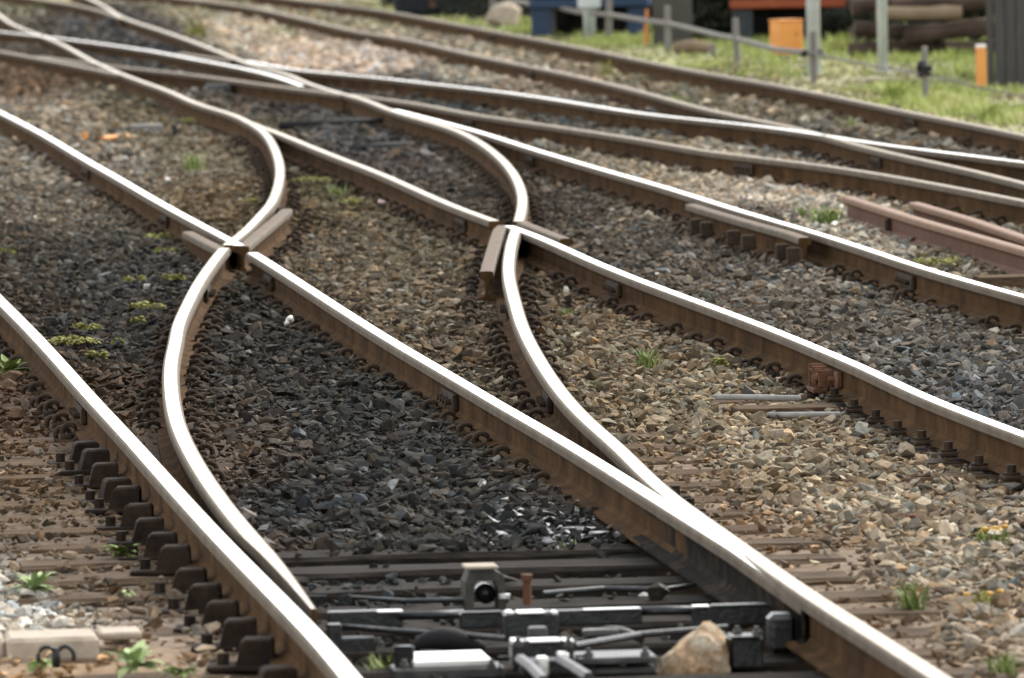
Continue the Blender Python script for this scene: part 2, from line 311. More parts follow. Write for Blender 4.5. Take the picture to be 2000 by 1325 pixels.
# fishplates with bolts at the rail joints
def fishplate(key, px, py, par, m='clip', L=.46):
    y = Yof(px, py); p = C[key].pt(y); d = C[key].dirn(y); rz = math.atan2(d[1], d[0]) - PI / 2
    mb = MB()
    for s in (-1, 1):
        mb.box((s * .021, 0, -.086), (.024, L, .066), .006)
        for k in (-1.5, -.5, .5, 1.5): mb.cyl((s * .045, k * L / 4.4, -.086), .014, .026, 6, axis='X')
    mb.build('fishplate', M[m], par, loc=(p[0], p[1], 0), rz=rz)
for a in (('A1', 165, 764, a1), ('A2', 172, 316, a2f), ('A2', 326, 404, a2f), ('A2', 532, 518, a2n), ('A2', 888, 738, a2n), ('K1', 541, 385, k1f), ('K1', 396, 540, k1n),
          ('B1', 905, 410, b1f), ('B1', 1206, 530, b1n), ('K2', 1078, 742, k2n), ('K2', 1002, 568, k2n), ('B2', 1776, 515, b2), ('B2', 1036, 291, b2), ('X1', 916, 222, x1),
          ('X1', 1450, 305, x1), ('D', 1424, 225, dr), ('D', 430, 5, dr), ('D', 1040, 130, dr), ('D', 708, 64, dr), ('E', 1780, 220, er), ('E', 965, 60, er), ('D', 1712, 293, dr)):
    fishplate(*a)
fishplate('B1', 1632, 695, b1n, 'rust', .5)
p = C['B1'].pt(Yof(1632, 695)); mb = MB()
for k in range(6): mb.box((-.060 - random.uniform(0, .02), -.12 + k * .045, -.085 + random.uniform(-.006, .006)), (.06, .012, random.uniform(.07, .10)), .003, 0, random.uniform(-.2, .2))
mb.box((-.045, 0, -.09), (.045, .25, .08), .012); mb.cyl((-.085, .03, -.085), .02, .03, 8, 0, 'X'); mb.cyl((-.085, -.07, -.09), .02, .03, 8, 0, 'X'); mb.box((-.075, -.02, -.135), (.08, .2, .02), .004)
for k in range(14): mb.box((-.07 + random.uniform(-.025, .025), random.uniform(-.13, .12), random.uniform(-.13, -.05)), (random.uniform(.015, .035), random.uniform(.02, .05), random.uniform(.01, .03)), .004, 0, random.uniform(-1, 1), random.uniform(-.6, .6))
mb.build('insulated_joint', M['rust'], b1n, loc=(p[0], p[1], 0), rz=.1)

# ------------------------------------------------------------------ sleepers with their clips
def arc(cx, cz, r, y, a0, a1, n=9): return [(cx + r * math.cos(a0 + (a1 - a0) * i / (n - 1)), y, cz + r * math.sin(a0 + (a1 - a0) * i / (n - 1))) for i in range(n)]
def clip_mesh():
    """double looped spring clip; origin under the rail centre at foot level, +x away from the rail"""
    mb = MB()
    mb.tube([(.148, -.035, -.012)] + arc(.120, .004, .030, -.03, -.2, PI + .2)[0:9] + [(.091, -.03, -.01)], .0118, 7)
    mb.tube([(.112, .03, -.01)] + arc(.086, .020, .030, .028, -.25, PI + .35)[0:9] + [(.050, .02, .014), (.044, -.012, .014)], .0118, 7)
    mb.tube([(.091, -.03, -.006), (.10, 0, -.008), (.112, .03, -.006)], .0095, 6)
    mb.box((.100, 0, -.004), (.052, .10, .026), .006); mb.box((.1, 0, -.019), (.19, .15, .012), .003)
    return mb
def screw_mesh():
    mb = MB(); mb.box((.085, 0, .012), (.075, .09, .018), .005); mb.cyl((.088, 0, .027), .032, .007, 14)
    mb.cyl((.088, 0, .043), .0185, .028, 6); mb.box((.1, 0, -.019), (.2, .15, .012), .003); return mb
def brace_mesh():
    """heavy cast brace outside a stock rail"""
    mb = MB(); pr = [(.042, 0), (.042, .066), (.050, .075), (.122, .074), (.134, .064), (.150, 0)]; n = len(pr)
    V = [(x, y * (1 if 0 < k < 5 else 1.1), z - .006) for y in (-.052, -.044, .044, .052) for k, (x, z) in enumerate([(a, b - (.007 if abs(y) > .05 and b > .02 else 0)) for a, b in pr])]
    mb.add(V, [tuple(range(n)), tuple(range(4 * n - 1, 3 * n - 1, -1))] + [(q * n + i, (q + 1) * n + i, (q + 1) * n + (i + 1) % n, q * n + (i + 1) % n) for q in range(3) for i in range(n)])
    mb.box((.14, 0, -.012), (.18, .15, .014), .003); mb.cyl((.185, 0, .010), .019, .034, 6); return mb
def plate_mesh():
    mb = MB(); mb.box((0, 0, -.008), (.22, .16, .022), .004); return mb
proto = {}
for nm, f, m in (('rail_clip', clip_mesh, 'clip'), ('sleeper_screw', screw_mesh, 'clip'), ('rail_brace', brace_mesh, 'brace'), ('slide_plate', plate_mesh, 'cast')):
    o = f().build(nm, M[m], smooth=False); COL.objects.unlink(o); proto[nm] = o
for nm in ('rail_clip',): proto[nm].data.polygons.foreach_set('use_smooth', [True] * len(proto[nm].data.polygons))
ZS = -.152                                                 # rail foot level = sleeper plate level
SLP = {}
def sleeper_data(L, m):
    k = (round(L * 5), m)
    if k not in SLP:
        me = []
        for v in range(3):
            mb = MB(); n = max(6, int(L / .3)); W2 = .125; r = random.Random(k[0] * 7 + v)
            V = []; Fc = []
            for i in range(n + 1):
                x = -L / 2 + L * i / n; j = lambda a: r.uniform(-a, a)
                V += [(x, -W2 + j(.006), -.15), (x, -W2 + j(.007), -.014 + j(.004)), (x, -W2 + .014 + j(.004), j(.004)), (x, j(.02), j(.005) - .001), (x, W2 - .014 + j(.004), j(.004)), (x, W2 + j(.007), -.014 + j(.004)), (x, W2, -.15)]
            for i in range(n):
                for q in range(6): Fc.append((i * 7 + q, (i + 1) * 7 + q, (i + 1) * 7 + q + 1, i * 7 + q + 1))
            Fc += [tuple(range(7)), tuple(n * 7 + q for q in range(6, -1, -1))]
            mb.add(V, Fc); o = mb.build('sleeper', M[m]); COL.objects.unlink(o); me.append(o.data); bpy.data.objects.remove(o)
        SLP[k] = me
    return SLP[k]
SLEEP = []
WING = [('K1', 1, YF1 - .3, YF1 + 7.4), ('A2', -1, YF1 - .2, YF1 + 2.6), ('K2', -1, YF2 - 7.2, YF2 + .2), ('B1', 1, YF2 - 2.6, YF2 + .2), ('B2', -1, 43.4, 48.6)]
def inframe(p, mg=120):
    q = proj(p); return -mg < q[0] < 2000 + mg and -mg < q[1] < 1325 + mg
def sleepers(mid, y0, y1, step, left, right, label, group, keys, clips=True, m='wood', zoff=0.):
    y = y0
    while y < y1:
        d = C[mid].dirn(y); d = np.array([-.107, 1, 0]) / math.hypot(.107, 1) if mid != 'D' else d
        u = np.array([d[1], -d[0], 0]); c0 = C[mid].pt(y)
        def cross(key):
            cv = C[key]; Y = y
            for _ in range(6): Y = y + u[1] / u[0] * (float(cv.X(Y)) - c0[0])
            return float((cv.pt(Y) - c0) @ u), Y
        oL = left(cross) + random.uniform(-.05, .05); oR = right(cross) + random.uniform(-.05, .05)
        cc = c0 + u * (oL + oR) / 2; L = round((oR - oL) * 5) / 5
        mm = m(y) if callable(m) else m
        if inframe(c0 + u * oL) or inframe(c0 + u * oR) or inframe(cc):
            o = bpy.data.objects.new('sleeper', random.choice(sleeper_data(L, mm))); COL.objects.link(o)
            rz = math.atan2(u[1], u[0]) + random.uniform(-.006, .006)
            o.location = (cc[0], cc[1], ZS - .019 + zoff + random.uniform(-.008, .004)); o.rotation_euler.z = rz
            tag(o, label, 'sleeper', group); SLEEP.append((cc[0], cc[1], L / 2, rz))
            zz = ZS - o.location.z + .004
            for key in keys:
                rl = [r for r in RAILS if r[0] == key]
                off, Y = cross(key); x = off - (oL + oR) / 2
                if abs(x) > L / 2 - .1 or not any(r[1] < Y < r[2] for r in rl): continue
                if not inframe(C[key].pt(Y), 30): continue
                td = C[key].dirn(Y); rr = math.atan2(-td[0], td[1]) * 1.0 - (rz)
                if clips:
                    for s in (-1, 1):
                        kind = 'rail_clip'
                        if key == 'A1' and Y < 31.2: kind = 'rail_brace' if s < 0 else None
                        elif key == 'K1' and Y < 29.5: kind = None
                        elif key == 'A2' and Y < 29.0: kind = None
                        elif key == 'K2' and Y < 28.5: kind = 'rail_brace' if s > 0 else None
                        elif key == 'B1' and Y < 33.2 and s < 0: kind = 'sleeper_screw'
                        # leave room where two rails run close together
                        if kind == 'rail_clip' and random.random() < .06: kind = None
                        if kind and s and any(0 < (cross(k2)[0] - off) * s < .30 for k2 in keys if k2 != key): kind = None
                        for (wk, ws, wa, wb) in WING:
                            if key == wk and s == ws and wa < Y < wb: x2 = x + s * .118; break
                        else: x2 = x
                        if kind: cp = put(proto[kind], o, (x2, random.uniform(-.03, .03), zz + random.uniform(-.016, .002)), rr + (PI if s < 0 else 0) + random.uniform(-.15, .15)); cp.scale = (.92, random.uniform(.85, 1.1), random.uniform(.75, .95)) if kind == 'rail_clip' else (1, 1, 1)
                    if (key in ('K1',) and Y < 31) or (key == 'A2' and Y < 30.5): put(proto['slide_plate'], o, (x + (-.06 if key == 'K1' else .12), 0, zz - .012), 0)
        y += step * (1 if y0 < 22 else random.uniform(.985, 1.015))
ext = .52
q = at(800, 1096, -.19); Y1 = float(q[1] - .107 * (q[0] - C['A1'].X(q[1]))) + .125      # the deep timber above the switch rods
sleepers('A1', Y1 - 9 * .62, 38.4, .62, lambda c: c('A1')[0] - .62, lambda c: max(c('A2')[0], c('K2')[0]) + .5, 'dark timber bearer in ballast under the near turnout', 'bearers under the near turnout', ('A1', 'A2', 'K1', 'K2'), m=lambda y: 'darkwood' if y < Y1 + .1 else 'wood')
sleepers('A1', 38.6, 45.4, .62, lambda c: c('A1')[0] - ext, lambda c: c('B2')[0] + ext, 'long timber bearer in ballast spanning both crossings', 'bearers spanning the two crossings', ('A1', 'A2', 'K1', 'K2', 'B1', 'B2'))
sleepers('B1', 28.0, 38.4, .62, lambda c: c('B1')[0] - .55, lambda c: c('B2')[0] + ext, 'timber sleeper in grey ballast under the track with the check rail', 'sleepers under the middle track', ('B1', 'B2'))
sleepers('A2', 46.2, 66, .66, lambda c: c('A2')[0] - 2.0, lambda c: c('A2')[0] + ext, 'buried timber sleeper under the bright rail at the left edge', 'sleepers under the far left rail', ('A2',))
sleepers('K1', 46.0, 70, .64, lambda c: c('K1')[0] - .95, lambda c: c('B2')[0] + ext, 'timber bearer beneath the curved cream rails beyond the crossings', 'bearers under the far turnout', ('K1', 'K2', 'B1', 'B2'))
sleepers('X1', 48.0, 75, .66, lambda c: c('X1')[0] - ext, lambda c: c('W')[0] + ext, 'oily timber sleeper between the dull rail and the bright white rail', 'sleepers under the far crossing track', ('X1', 'W'), m='darkwood')
sleepers('D', 55.0, 74, .68, lambda c: c('D')[0] - .45, lambda c: c('E')[0] + .5, 'grey timber sleeper under the farthest track beside the verge', 'sleepers under the farthest track', ('D', 'E'))

# ------------------------------------------------------------------ ground and ballast
FIELD = [(50,480,75,68,58,1),(200,500,70,66,58,1),(100,430,112,102,88,1),(60,620,70,62,52,1),(200,640,60,57,52,1),(270,560,64,62,58,1),(50,800,90,70,53,.7),(30,900,98,78,57,.5),(100,1000,102,85,65,.4),(200,1150,100,84,66,.35),
 (30,1200,196,188,174,1),(150,1310,150,120,85,.3),(350,1100,92,74,56,.4),(300,930,84,66,50,.4),(550,700,58,55,50,1),(480,620,60,56,48,1),(700,800,55,54,50,1),(800,900,56,55,52,1),(600,1000,52,52,51,1),(900,1020,60,58,54,1),(1050,1050,46,47,47,1),(1200,1090,46,47,47,1),
 (750,1150,58,60,58,1),(1100,1150,66,64,56,.6),(1000,1280,50,48,46,.3),(420,320,112,100,80,.3),(470,290,100,88,68,.35),(400,270,108,96,74,.4),(200,330,136,126,111,1),(100,240,140,128,110,1),(300,250,116,104,82,.55),(60,170,102,82,62,.7),(250,190,104,94,75,.7),(430,400,112,96,72,.9),(560,420,100,85,62,.9),(700,500,106,93,74,1),(800,600,114,100,80,1),
 (650,380,95,86,62,.9),(900,680,104,90,72,.9),(850,480,98,88,70,1),(800,330,80,72,65,1),(900,370,78,70,62,1),(700,290,74,71,68,1),(600,200,60,58,57,1),(850,270,72,70,66,1),(1100,420,82,74,64,1),(1100,580,100,85,66,.8),(1200,640,120,104,82,1),(1150,720,122,107,84,1),(1350,800,136,121,96,1),(1500,900,148,133,109,1),
 (1650,1000,152,137,114,1),(1800,1100,155,142,121,1),(1900,1250,152,138,118,1),(1700,1230,124,100,76,.2),(1500,1050,130,106,80,.3),(1330,920,128,108,84,.4),(1600,1120,126,104,80,.15),(1680,1200,124,102,78,.15),(1560,1085,126,104,80,.2),(1780,1290,122,100,76,.15),(1200,520,86,78,68,1),(1350,480,88,80,70,1),(1450,520,93,85,74,1),(1600,620,98,90,79,1),(1800,700,99,95,88,1),(1950,780,90,88,85,1),(1500,430,90,80,68,1),
 (1900,650,104,97,86,1),(1300,310,140,126,102,.8),(1400,340,172,160,140,1),(1460,352,172,160,140,1),(1360,348,168,154,132,1),(1500,385,178,164,146,1),(1550,400,176,166,148,1),(1600,430,174,164,146,1),(1650,460,172,162,144,1),(1700,495,165,155,138,1),(1620,385,168,156,138,1),(1320,335,150,136,114,1),(1850,520,122,112,92,.8),(1750,370,108,97,80,1),(1000,265,120,106,86,.8),(1100,235,84,84,80,1),(1300,255,86,87,83,1),(1550,290,92,88,80,1),(1700,310,95,86,76,1),(1900,350,100,95,88,1),
 (800,175,70,66,60,1),(900,205,74,77,74,1),(600,120,192,172,152,1),(480,70,182,166,142,1),(750,125,188,172,156,1),(900,140,156,146,128,1),(1050,165,142,128,110,1),(1250,205,120,106,90,1),(650,40,146,136,110,.7),(900,80,152,140,120,.7),(1100,120,140,127,107,.7),(1350,175,126,116,93,.8),(1500,210,124,112,92,1),
 (1700,240,120,110,92,1),(1850,280,117,107,92,1),(1980,300,112,102,90,1),(150,50,85,78,70,.8),(300,80,80,73,66,.8),(250,60,74,71,70,.8),(60,10,112,106,86,.6),(200,95,74,71,66,.8),(300,115,64,64,64,1),(430,160,68,68,67,1),(380,20,150,140,112,.6),
 (800,10,140,140,90,.1),(1000,48,146,150,92,.1),(1300,115,158,158,104,.1),(1600,160,168,162,118,.15),(1850,215,172,165,124,.15),(1990,250,172,165,128,.15),(1500,80,130,140,85,.0),(1900,120,120,128,80,.0),(1200,60,130,140,85,.0)]
FA = np.array(FIELD, float); FW = FA[:, :2].copy()
FC = np.array([lin(f[2:5]) for f in FIELD]); FD = FA[:, 5]
def field(P):
    q = proj(P); col = np.zeros((len(P), 3)); den = np.zeros(len(P)); ws = np.zeros(len(P))
    persp = np.clip(q[:, 1] + 320, 60, None)
    for k in range(len(FW)):
        dx = (q[:, 0] - FW[k, 0]) / persp; dy = (q[:, 1] - FW[k, 1]) * 2.6 / persp
        w = 1 / (dx * dx + dy * dy + 2e-3) ** 1.9
        ws += w; col += w[:, None] * FC[k]; den += w * FD[k]
    return col / ws[:, None], den / ws
def vnoise(x, y, seed=0):
    """smooth value noise"""
    r = np.random.default_rng(seed); G = r.random((64, 64)); xi = np.floor(x).astype(int); yi = np.floor(y).astype(int); fx = x - xi; fy = y - yi
    fx = fx * fx * (3 - 2 * fx); fy = fy * fy * (3 - 2 * fy); g = lambda a, b: G[a % 64, b % 64]
    return (g(xi, yi) * (1 - fx) + g(xi + 1, yi) * fx) * (1 - fy) + (g(xi, yi + 1) * (1 - fx) + g(xi + 1, yi + 1) * fx) * fy
ZB = -.176                                                 # mean ballast bed level
def raildist(P):
    d = np.full(len(P), 9.)
    for (k, y0, y1, o) in RAILS:
        m = (P[:, 1] > y0 - .1) & (P[:, 1] < y1 + .1); dd = np.abs(C[k].X(P[:, 1]) - P[:, 0]); d = np.where(m, np.minimum(d, dd), d)
    return d
def inpit(P):
    """crib round the switch rods, dug out below the sleeper tops"""
    y = P[:, 1]; return (P[:, 0] > C['A1'].X(y) + .02) & (P[:, 0] < C['K2'].X(y) - .02) & (y < Y1 - .1 + .107 * (P[:, 0] - C['A1'].X(y))) & (y > 18)
def bed(P):
    z = ZB + .035 * (vnoise(P[:, 0] * 1.3, P[:, 1] * 1.0, 3) - .5) + .018 * (vnoise(P[:, 0] * 5, P[:, 1] * 4, 4) - .5)
    y = P[:, 1]; xa = C['A1'].X(y); xb = C['A2'].X(y); sm = lambda t: np.clip(t, 0, 1) ** 2 * (3 - 2 * np.clip(t, 0, 1))
    up = sm((y - Y1 - .2) / 1.2) * sm((P[:, 0] - xa - .02) / .08) * sm((xb + .25 - P[:, 0]) / .15)           # the near track is ballasted high
    up = np.maximum(up, sm((y - 32) / 3) * sm((xa + .1 - P[:, 0]) / .1)); up = np.maximum(up, .45 * sm((P[:, 0] - xb - .1) / .3) * sm((y - 30) / 4))
    return z + .034 * up - np.where(inpit(P), .045, 0)
def axis(lo, hi, a, b, st):
    inner = np.arange(a, b + st / 2, st)
    def outw(s0, lim):
        o = []; v = s0; d = st
        while abs(v) < abs(lim) or (v - lim) * np.sign(lim) < 0:
            d *= 1.5; v = v + d * np.sign(lim if lim != 0 else 1)
            o.append(v)
            if (lim > 0 and v >= lim) or (lim < 0 and v <= lim): break
        return o
    return np.array(sorted(outw(a, lo)) + list(inner) + outw(b, hi))
gx = axis(-1800, 1800, -8.5, 6.5, .12); gy = axis(-600, 2500, 17, 128, .22)
XX, YY = np.meshgrid(gx, gy); GP = np.stack([XX.ravel(), YY.ravel(), np.full(XX.size, -.18)], -1)
core = (GP[:, 0] > -9) & (GP[:, 0] < 7) & (GP[:, 1] > 16) & (GP[:, 1] < 130)
GP[:, 2] = np.where(core, bed(GP) - .012, -.2)
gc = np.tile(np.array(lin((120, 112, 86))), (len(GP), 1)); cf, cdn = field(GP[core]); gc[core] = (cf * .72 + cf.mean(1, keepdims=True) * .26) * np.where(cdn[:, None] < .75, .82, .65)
nx, ny = len(gx), len(gy); idx = np.arange(nx * ny).reshape(ny, nx)
fq = np.stack([idx[:-1, :-1], idx[:-1, 1:], idx[1:, 1:], idx[1:, :-1]], -1).reshape(-1, 4)
me = bpy.data.meshes.new('ground'); me.from_pydata(GP.tolist(), [], fq.tolist())
at_ = me.attributes.new('col', 'FLOAT_COLOR', 'POINT'); at_.data.foreach_set('color', np.c_[gc, np.ones(len(gc))].ravel().astype(np.float32))
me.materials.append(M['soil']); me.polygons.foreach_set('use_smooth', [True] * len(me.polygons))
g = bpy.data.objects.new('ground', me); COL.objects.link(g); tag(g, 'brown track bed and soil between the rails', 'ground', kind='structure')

# crushed stones: convex hulls of random points
scol = bpy.data.collections.new('stone_shapes')
def hull(r, n=13, flat=.62, jit=.25):
    bm = bmesh.new()
    for _ in range(n):
        v = Vector((r.gauss(0, 1), r.gauss(0, 1), r.gauss(0, 1))).normalized() * (1 - jit * r.random()); bm.verts.new((v.x, v.y * .72, v.z * flat))
    res = bmesh.ops.convex_hull(bm, input=bm.verts[:])
    bmesh.ops.delete(bm, geom=[v for v in bm.verts if not v.link_faces], context='VERTS')
    bmesh.ops.bevel(bm, geom=list(bm.edges), offset=.022, segments=1, affect='EDGES')
    bm.verts.index_update(); V = [tuple(v.co) for v in bm.verts]; Fc = [[v.index for v in f.verts] for f in bm.faces]; bm.free(); return V, Fc
for k in range(14):
    r = random.Random(100 + k); V, Fc = hull(r, r.choice((7, 8, 9, 11)), r.uniform(.38, .66), .4)
    o = MB().add(V, Fc).build('stone', M['stone']); COL.objects.unlink(o); scol.objects.link(o)
def scatter_points(y0, y1, spacing, rad):
    ys = np.arange(y0, y1, spacing); P = []
    for y in ys:
        hw = y * .0625 * 1.12 + .7; xs = np.arange(-hw - .02 * y * 0, hw, spacing); P.append(np.stack([xs, np.full_like(xs, y)], -1))
    P = np.concatenate(P); P = P + rng.uniform(-.62, .62, P.shape) * spacing
    P = np.c_[P, np.full(len(P), -.17)]
    col, den = field(P); d = raildist(P); pit = inpit(P)
    # earth shows in patches where the bed is dirty; clean ballast hides it
    pn = vnoise(P[:, 0] * 2.2, P[:, 1] * 1.4, 9) * .6 + vnoise(P[:, 0] * 6, P[:, 1] * 5, 10) * .4
    keep = rng.random(len(P)) < np.clip(den * (.55 + .9 * pn) * np.where(den > .9, 1.3, 1), 0, 1)
    keep &= d > .05
    dy1 = P[:, 1] - Y1 - .107 * (P[:, 0] - C['A1'].X(P[:, 1])); keep &= ~(pit & (dy1 > -.50) & (rng.random(len(P)) < .93))
    # stones only partly cover the sleepers
    on = np.zeros(len(P), bool)
    for (cx, cy, hl, rz) in SLEEP:
        if cy < y0 - 3 or cy > y1 + 3: continue
        m = np.abs(P[:, 1] - cy) < .6; q = P[m]; lx = (q[:, 0] - cx) * math.cos(rz) + (q[:, 1] - cy) * math.sin(rz); ly = -(q[:, 0] - cx) * math.sin(rz) + (q[:, 1] - cy) * math.cos(rz)
        on[np.where(m)[0]] |= (np.abs(lx) < hl) & (np.abs(ly) < .12)
    cov = np.clip(.12 + .40 * (den - .35), .05, .42) * (.45 + 1.1 * pn) * np.where(d < .25, .35, 1) * np.where(pit, np.where(P[:, 1] > Y1 - .95 + .107 * (P[:, 0] - C['A1'].X(P[:, 1])), .12, .9), 1)
    # between the near stock rail and the open blade, and in the heel of the other blade, the timber lies bare
    y = P[:, 1]; gap1 = (P[:, 0] > C['A1'].X(y)) & (P[:, 0] < C['K1'].X(y)) & (C['K1'].X(y) - C['A1'].X(y) < .42) & (y < 31)
    gap2 = (P[:, 0] > C['A2'].X(y)) & (P[:, 0] < C['K2'].X(y)) & (C['K2'].X(y) - C['A2'].X(y) < .40) & (y < 31)
    fr = (np.abs(y - YF2 + 2) < 2.4) & (P[:, 0] > C['K2'].X(y) - .2) & (P[:, 0] < C['K2'].X(y))
    cov = np.where(gap1 | gap2 | fr, .0, cov); keep &= ~((gap1 | gap2 | fr) & (rng.random(len(P)) < .55))
    keep &= ~(on & (rng.random(len(P)) > cov))
    q = proj(P); keep &= ~((q[:, 0] > 1400) & (q[:, 0] < 1640) & (q[:, 1] > 772) & (q[:, 1] < 818) & (rng.random(len(P)) < .85))
    P, col, den, d, pit, on = P[keep], col[keep], den[keep], d[keep], pit[keep], on[keep]; gp = (gap1 | gap2 | fr)[keep]
    n = len(P); s = rad * np.exp(rng.normal(0, .46, n)); s = np.clip(s, rad * .35, rad * 2.3)
    s *= np.where(d < .12, .62, 1) * np.where(den < .6, .72, 1)
    z = bed(P) + rng.uniform(-.35, .55, n) * s
    z = np.where(on & (~pit | (rng.random(n) < .8)), np.maximum(z, ZS - .018 + s * .35), z); z = np.where(gp, z - .03, z)
    z = np.where(d < .1, np.minimum(z, np.where(d < .06, -.138, -.118)), z); P[:, 2] = z
    v = np.exp(rng.normal(0, .36, n)); tint = rng.normal(0, 1, n)
    c = col * v[:, None] * 0.72 * np.stack([1 + .09 * tint, np.ones(n), 1 - .10 * tint], -1)
    c = c * .91 + c.mean(1, keepdims=True) * np.array([.095, .095, .09]); c = c + .004
    pale = rng.random(n) < .035; c[pale] = c[pale] * 1.5 + .06
    c = np.clip(c, .010, .8)
    # oil-wet stones beside the closed blade
    q = proj(P); wet = np.exp(-(((q[:, 0] - 1120) / 150) ** 2 + ((q[:, 1] - 1030) / 75) ** 2)) + np.exp(-(((q[:, 0] - 1230) / 120) ** 2 + ((q[:, 1] - 1110) / 60) ** 2)) + .8 * np.exp(-(((q[:, 0] - 390) / 30) ** 2 + ((q[:, 1] - 520) / 25) ** 2))
    wet = rng.random(n) < wet * .38; dry = np.where(wet, .30, .92); c[wet] *= .45
    return P, s, c, dry
def stone_object(name, y0, y1, spacing, rad, label):
    P, s, c, dry = scatter_points(y0, y1, spacing, rad); n = len(P)
    me = bpy.data.meshes.new(name); me.from_pydata(P.tolist(), [], [])
    sv3 = s[:, None] * rng.uniform(.75, 1.3, (n, 3)); rot = rng.uniform(-1, 1, (n, 3)) * np.array([.38, .38, PI])
    for nm, ty, key, arr in (('col', 'FLOAT_COLOR', 'color', np.c_[c, np.ones(n)]), ('scl', 'FLOAT_VECTOR', 'vector', sv3), ('rot', 'FLOAT_VECTOR', 'vector', rot), ('dry', 'FLOAT', 'value', dry), ('pick', 'INT', 'value', rng.integers(0, 14, n))):
        a = me.attributes.new(nm, ty, 'POINT'); a.data.foreach_set(key, np.ascontiguousarray(arr.ravel(), dtype=np.int32 if ty == 'INT' else np.float32))
    o = bpy.data.objects.new(name, me); COL.objects.link(o); tag(o, label, 'ballast', kind='stuff')
    ng = bpy.data.node_groups.new(name, 'GeometryNodeTree'); ng.interface.new_socket('Geometry', in_out='INPUT', socket_type='NodeSocketGeometry'); ng.interface.new_socket('Geometry', in_out='OUTPUT', socket_type='NodeSocketGeometry')
    N = ng.nodes; L = ng.links.new; gi = N.new('NodeGroupInput'); go = N.new('NodeGroupOutput'); ip = N.new('GeometryNodeInstanceOnPoints'); ci = N.new('GeometryNodeCollectionInfo')
    ci.inputs['Collection'].default_value = scol; ci.inputs['Separate Children'].default_value = True; ip.inputs['Pick Instance'].default_value = True
    def na(nm, ty):
        x = N.new('GeometryNodeInputNamedAttribute'); x.data_type = ty; x.inputs['Name'].default_value = nm; return x.outputs['Attribute']
    m2p = N.new('GeometryNodeMeshToPoints'); L(gi.outputs[0], m2p.inputs['Mesh']); L(m2p.outputs[0], ip.inputs['Points']); L(ci.outputs[0], ip.inputs['Instance'])
    L(na('pick', 'INT'), ip.inputs['Instance Index']); L(na('scl', 'FLOAT_VECTOR'), ip.inputs['Scale']); L(na('rot', 'FLOAT_VECTOR'), ip.inputs['Rotation'])
    L(ip.outputs[0], go.inputs[0]); md = o.modifiers.new('scatter', 'NODES'); md.node_group = ng
    return n
nst = [stone_object('ballast_stones', 17.5, 60, .033, .0245, 'crushed stone ballast around the near and middle tracks'),
       stone_object('ballast_stones', 60, 126, .056, .040, 'crushed stone ballast around the far tracks')]
print('stones', nst)
#@@PART2
# ------------------------------------------------------------------ helpers for things standing on the ground
ZG = -.165
def gp(px, py, off=0.):
    """point on the ballast surface"""
    p = at(px, py, -.16)
    for _ in range(3): p = at(px, py, float(bed(p[None])[0]) + .012)
    return p + np.array([0, 0, off])
def atY(px, py, Y):
    d = Rc @ np.array([(px - 1000) / F, -(py - 662.5) / F, -1.0]); t = Y / d[1]; return np.array([d[0] * t, Y, H + d[2] * t])
RA = math.atan(.107)                                       # direction of the sleepers
UA = np.array([math.cos(RA), math.sin(RA), 0]); VA = np.array([-math.sin(RA), math.cos(RA), 0])
def part(mb, name, m, root=None, smooth=False):
    """mesh given in world coordinates, hung under an Empty at root.location"""
    if root is not None:
        l = root.location; mb.v = [(p[0] - l.x, p[1] - l.y, p[2] - l.z) for p in mb.v]
    return mb.build(name, M[m] if isinstance(m, str) else m, root, smooth)
def single(mb, name, m, loc, label, cat, group=None, smooth=False):
    mb.v = [(p[0] - loc[0], p[1] - loc[1], p[2] - loc[2]) for p in mb.v]
    o = mb.build(name, m if not isinstance(m, str) else M[m], None, smooth); o.location = tuple(float(a) for a in loc); return tag(o, label, cat, group)
def pbox(px0, px1, py, zt, h, depth, ch=.004, mb=None, m=0, tilt=0):
    """box whose top front edge runs px0..px1 at row py on the level zt"""
    mb = mb or MB(); p = at((px0 + px1) / 2, py, zt); s = F / p[1]
    mb.box(tuple(p + VA * depth / 2 - np.array([0, 0, h / 2])), ((px1 - px0) / s, depth, h), ch, m, RA, tilt); return mb
def ptube(pts, z, r, n=8, mb=None):
    mb = mb or MB(); return mb.tube([tuple(at(x, y, z)) for x, y in pts], r, n)

# ------------------------------------------------------------------ switch rods and lock at the blade tips
r = empty('switch_stretcher', tuple(at(1050, 1235, -.2)), 0, 'greasy black stretcher bar running across between the two blade tips', 'stretcher bar')
part(pbox(640, 788, 1194, -.085, .056, .05), 'bracket', 'black', r)
part(pbox(738, 787, 1193.5, -.080, .005, .04), 'shine_strip', 'bright', r)  # pale strips like this imitate the shine on top of the greasy bar
part(ptube([(780, 1203), (850, 1202), (905, 1199)], -.10, .013), 'rod', 'black', r, True)
part(pbox(898, 1000, 1197, -.088, .045, .045), 'bar', 'black', r)
part(pbox(1085, 1255, 1191, -.088, .045, .045), 'bar', 'black', r)
part(pbox(1140, 1252, 1189, -.084, .004, .035), 'shine_strip', 'bright', r)
part(pbox(902, 980, 1195, -.084, .004, .03), 'shine_strip', 'grey', r)
part(ptube([(1250, 1194), (1300, 1193), (1358, 1193)], -.10, .014), 'rod', 'black', r, True)
part(pbox(1352, 1508, 1184, -.085, .056, .05), 'bracket', 'black', r)
part(pbox(1354, 1386, 1183.5, -.080, .005, .04), 'shine_strip', 'bright', r)
part(pbox(1390, 1500, 1181, -.080, .005, .05), 'shine_strip', 'grey', r)
r = empty('point_lock', tuple(at(1060, 1290, -.2)), 0, 'black lock mechanism with shine drawn as bright caps at the bottom between the rails', 'point lock')
mb = pbox(986, 1092, 1197, -.052, .085, .08, .008); part(mb, 'lock_body', 'black', r)
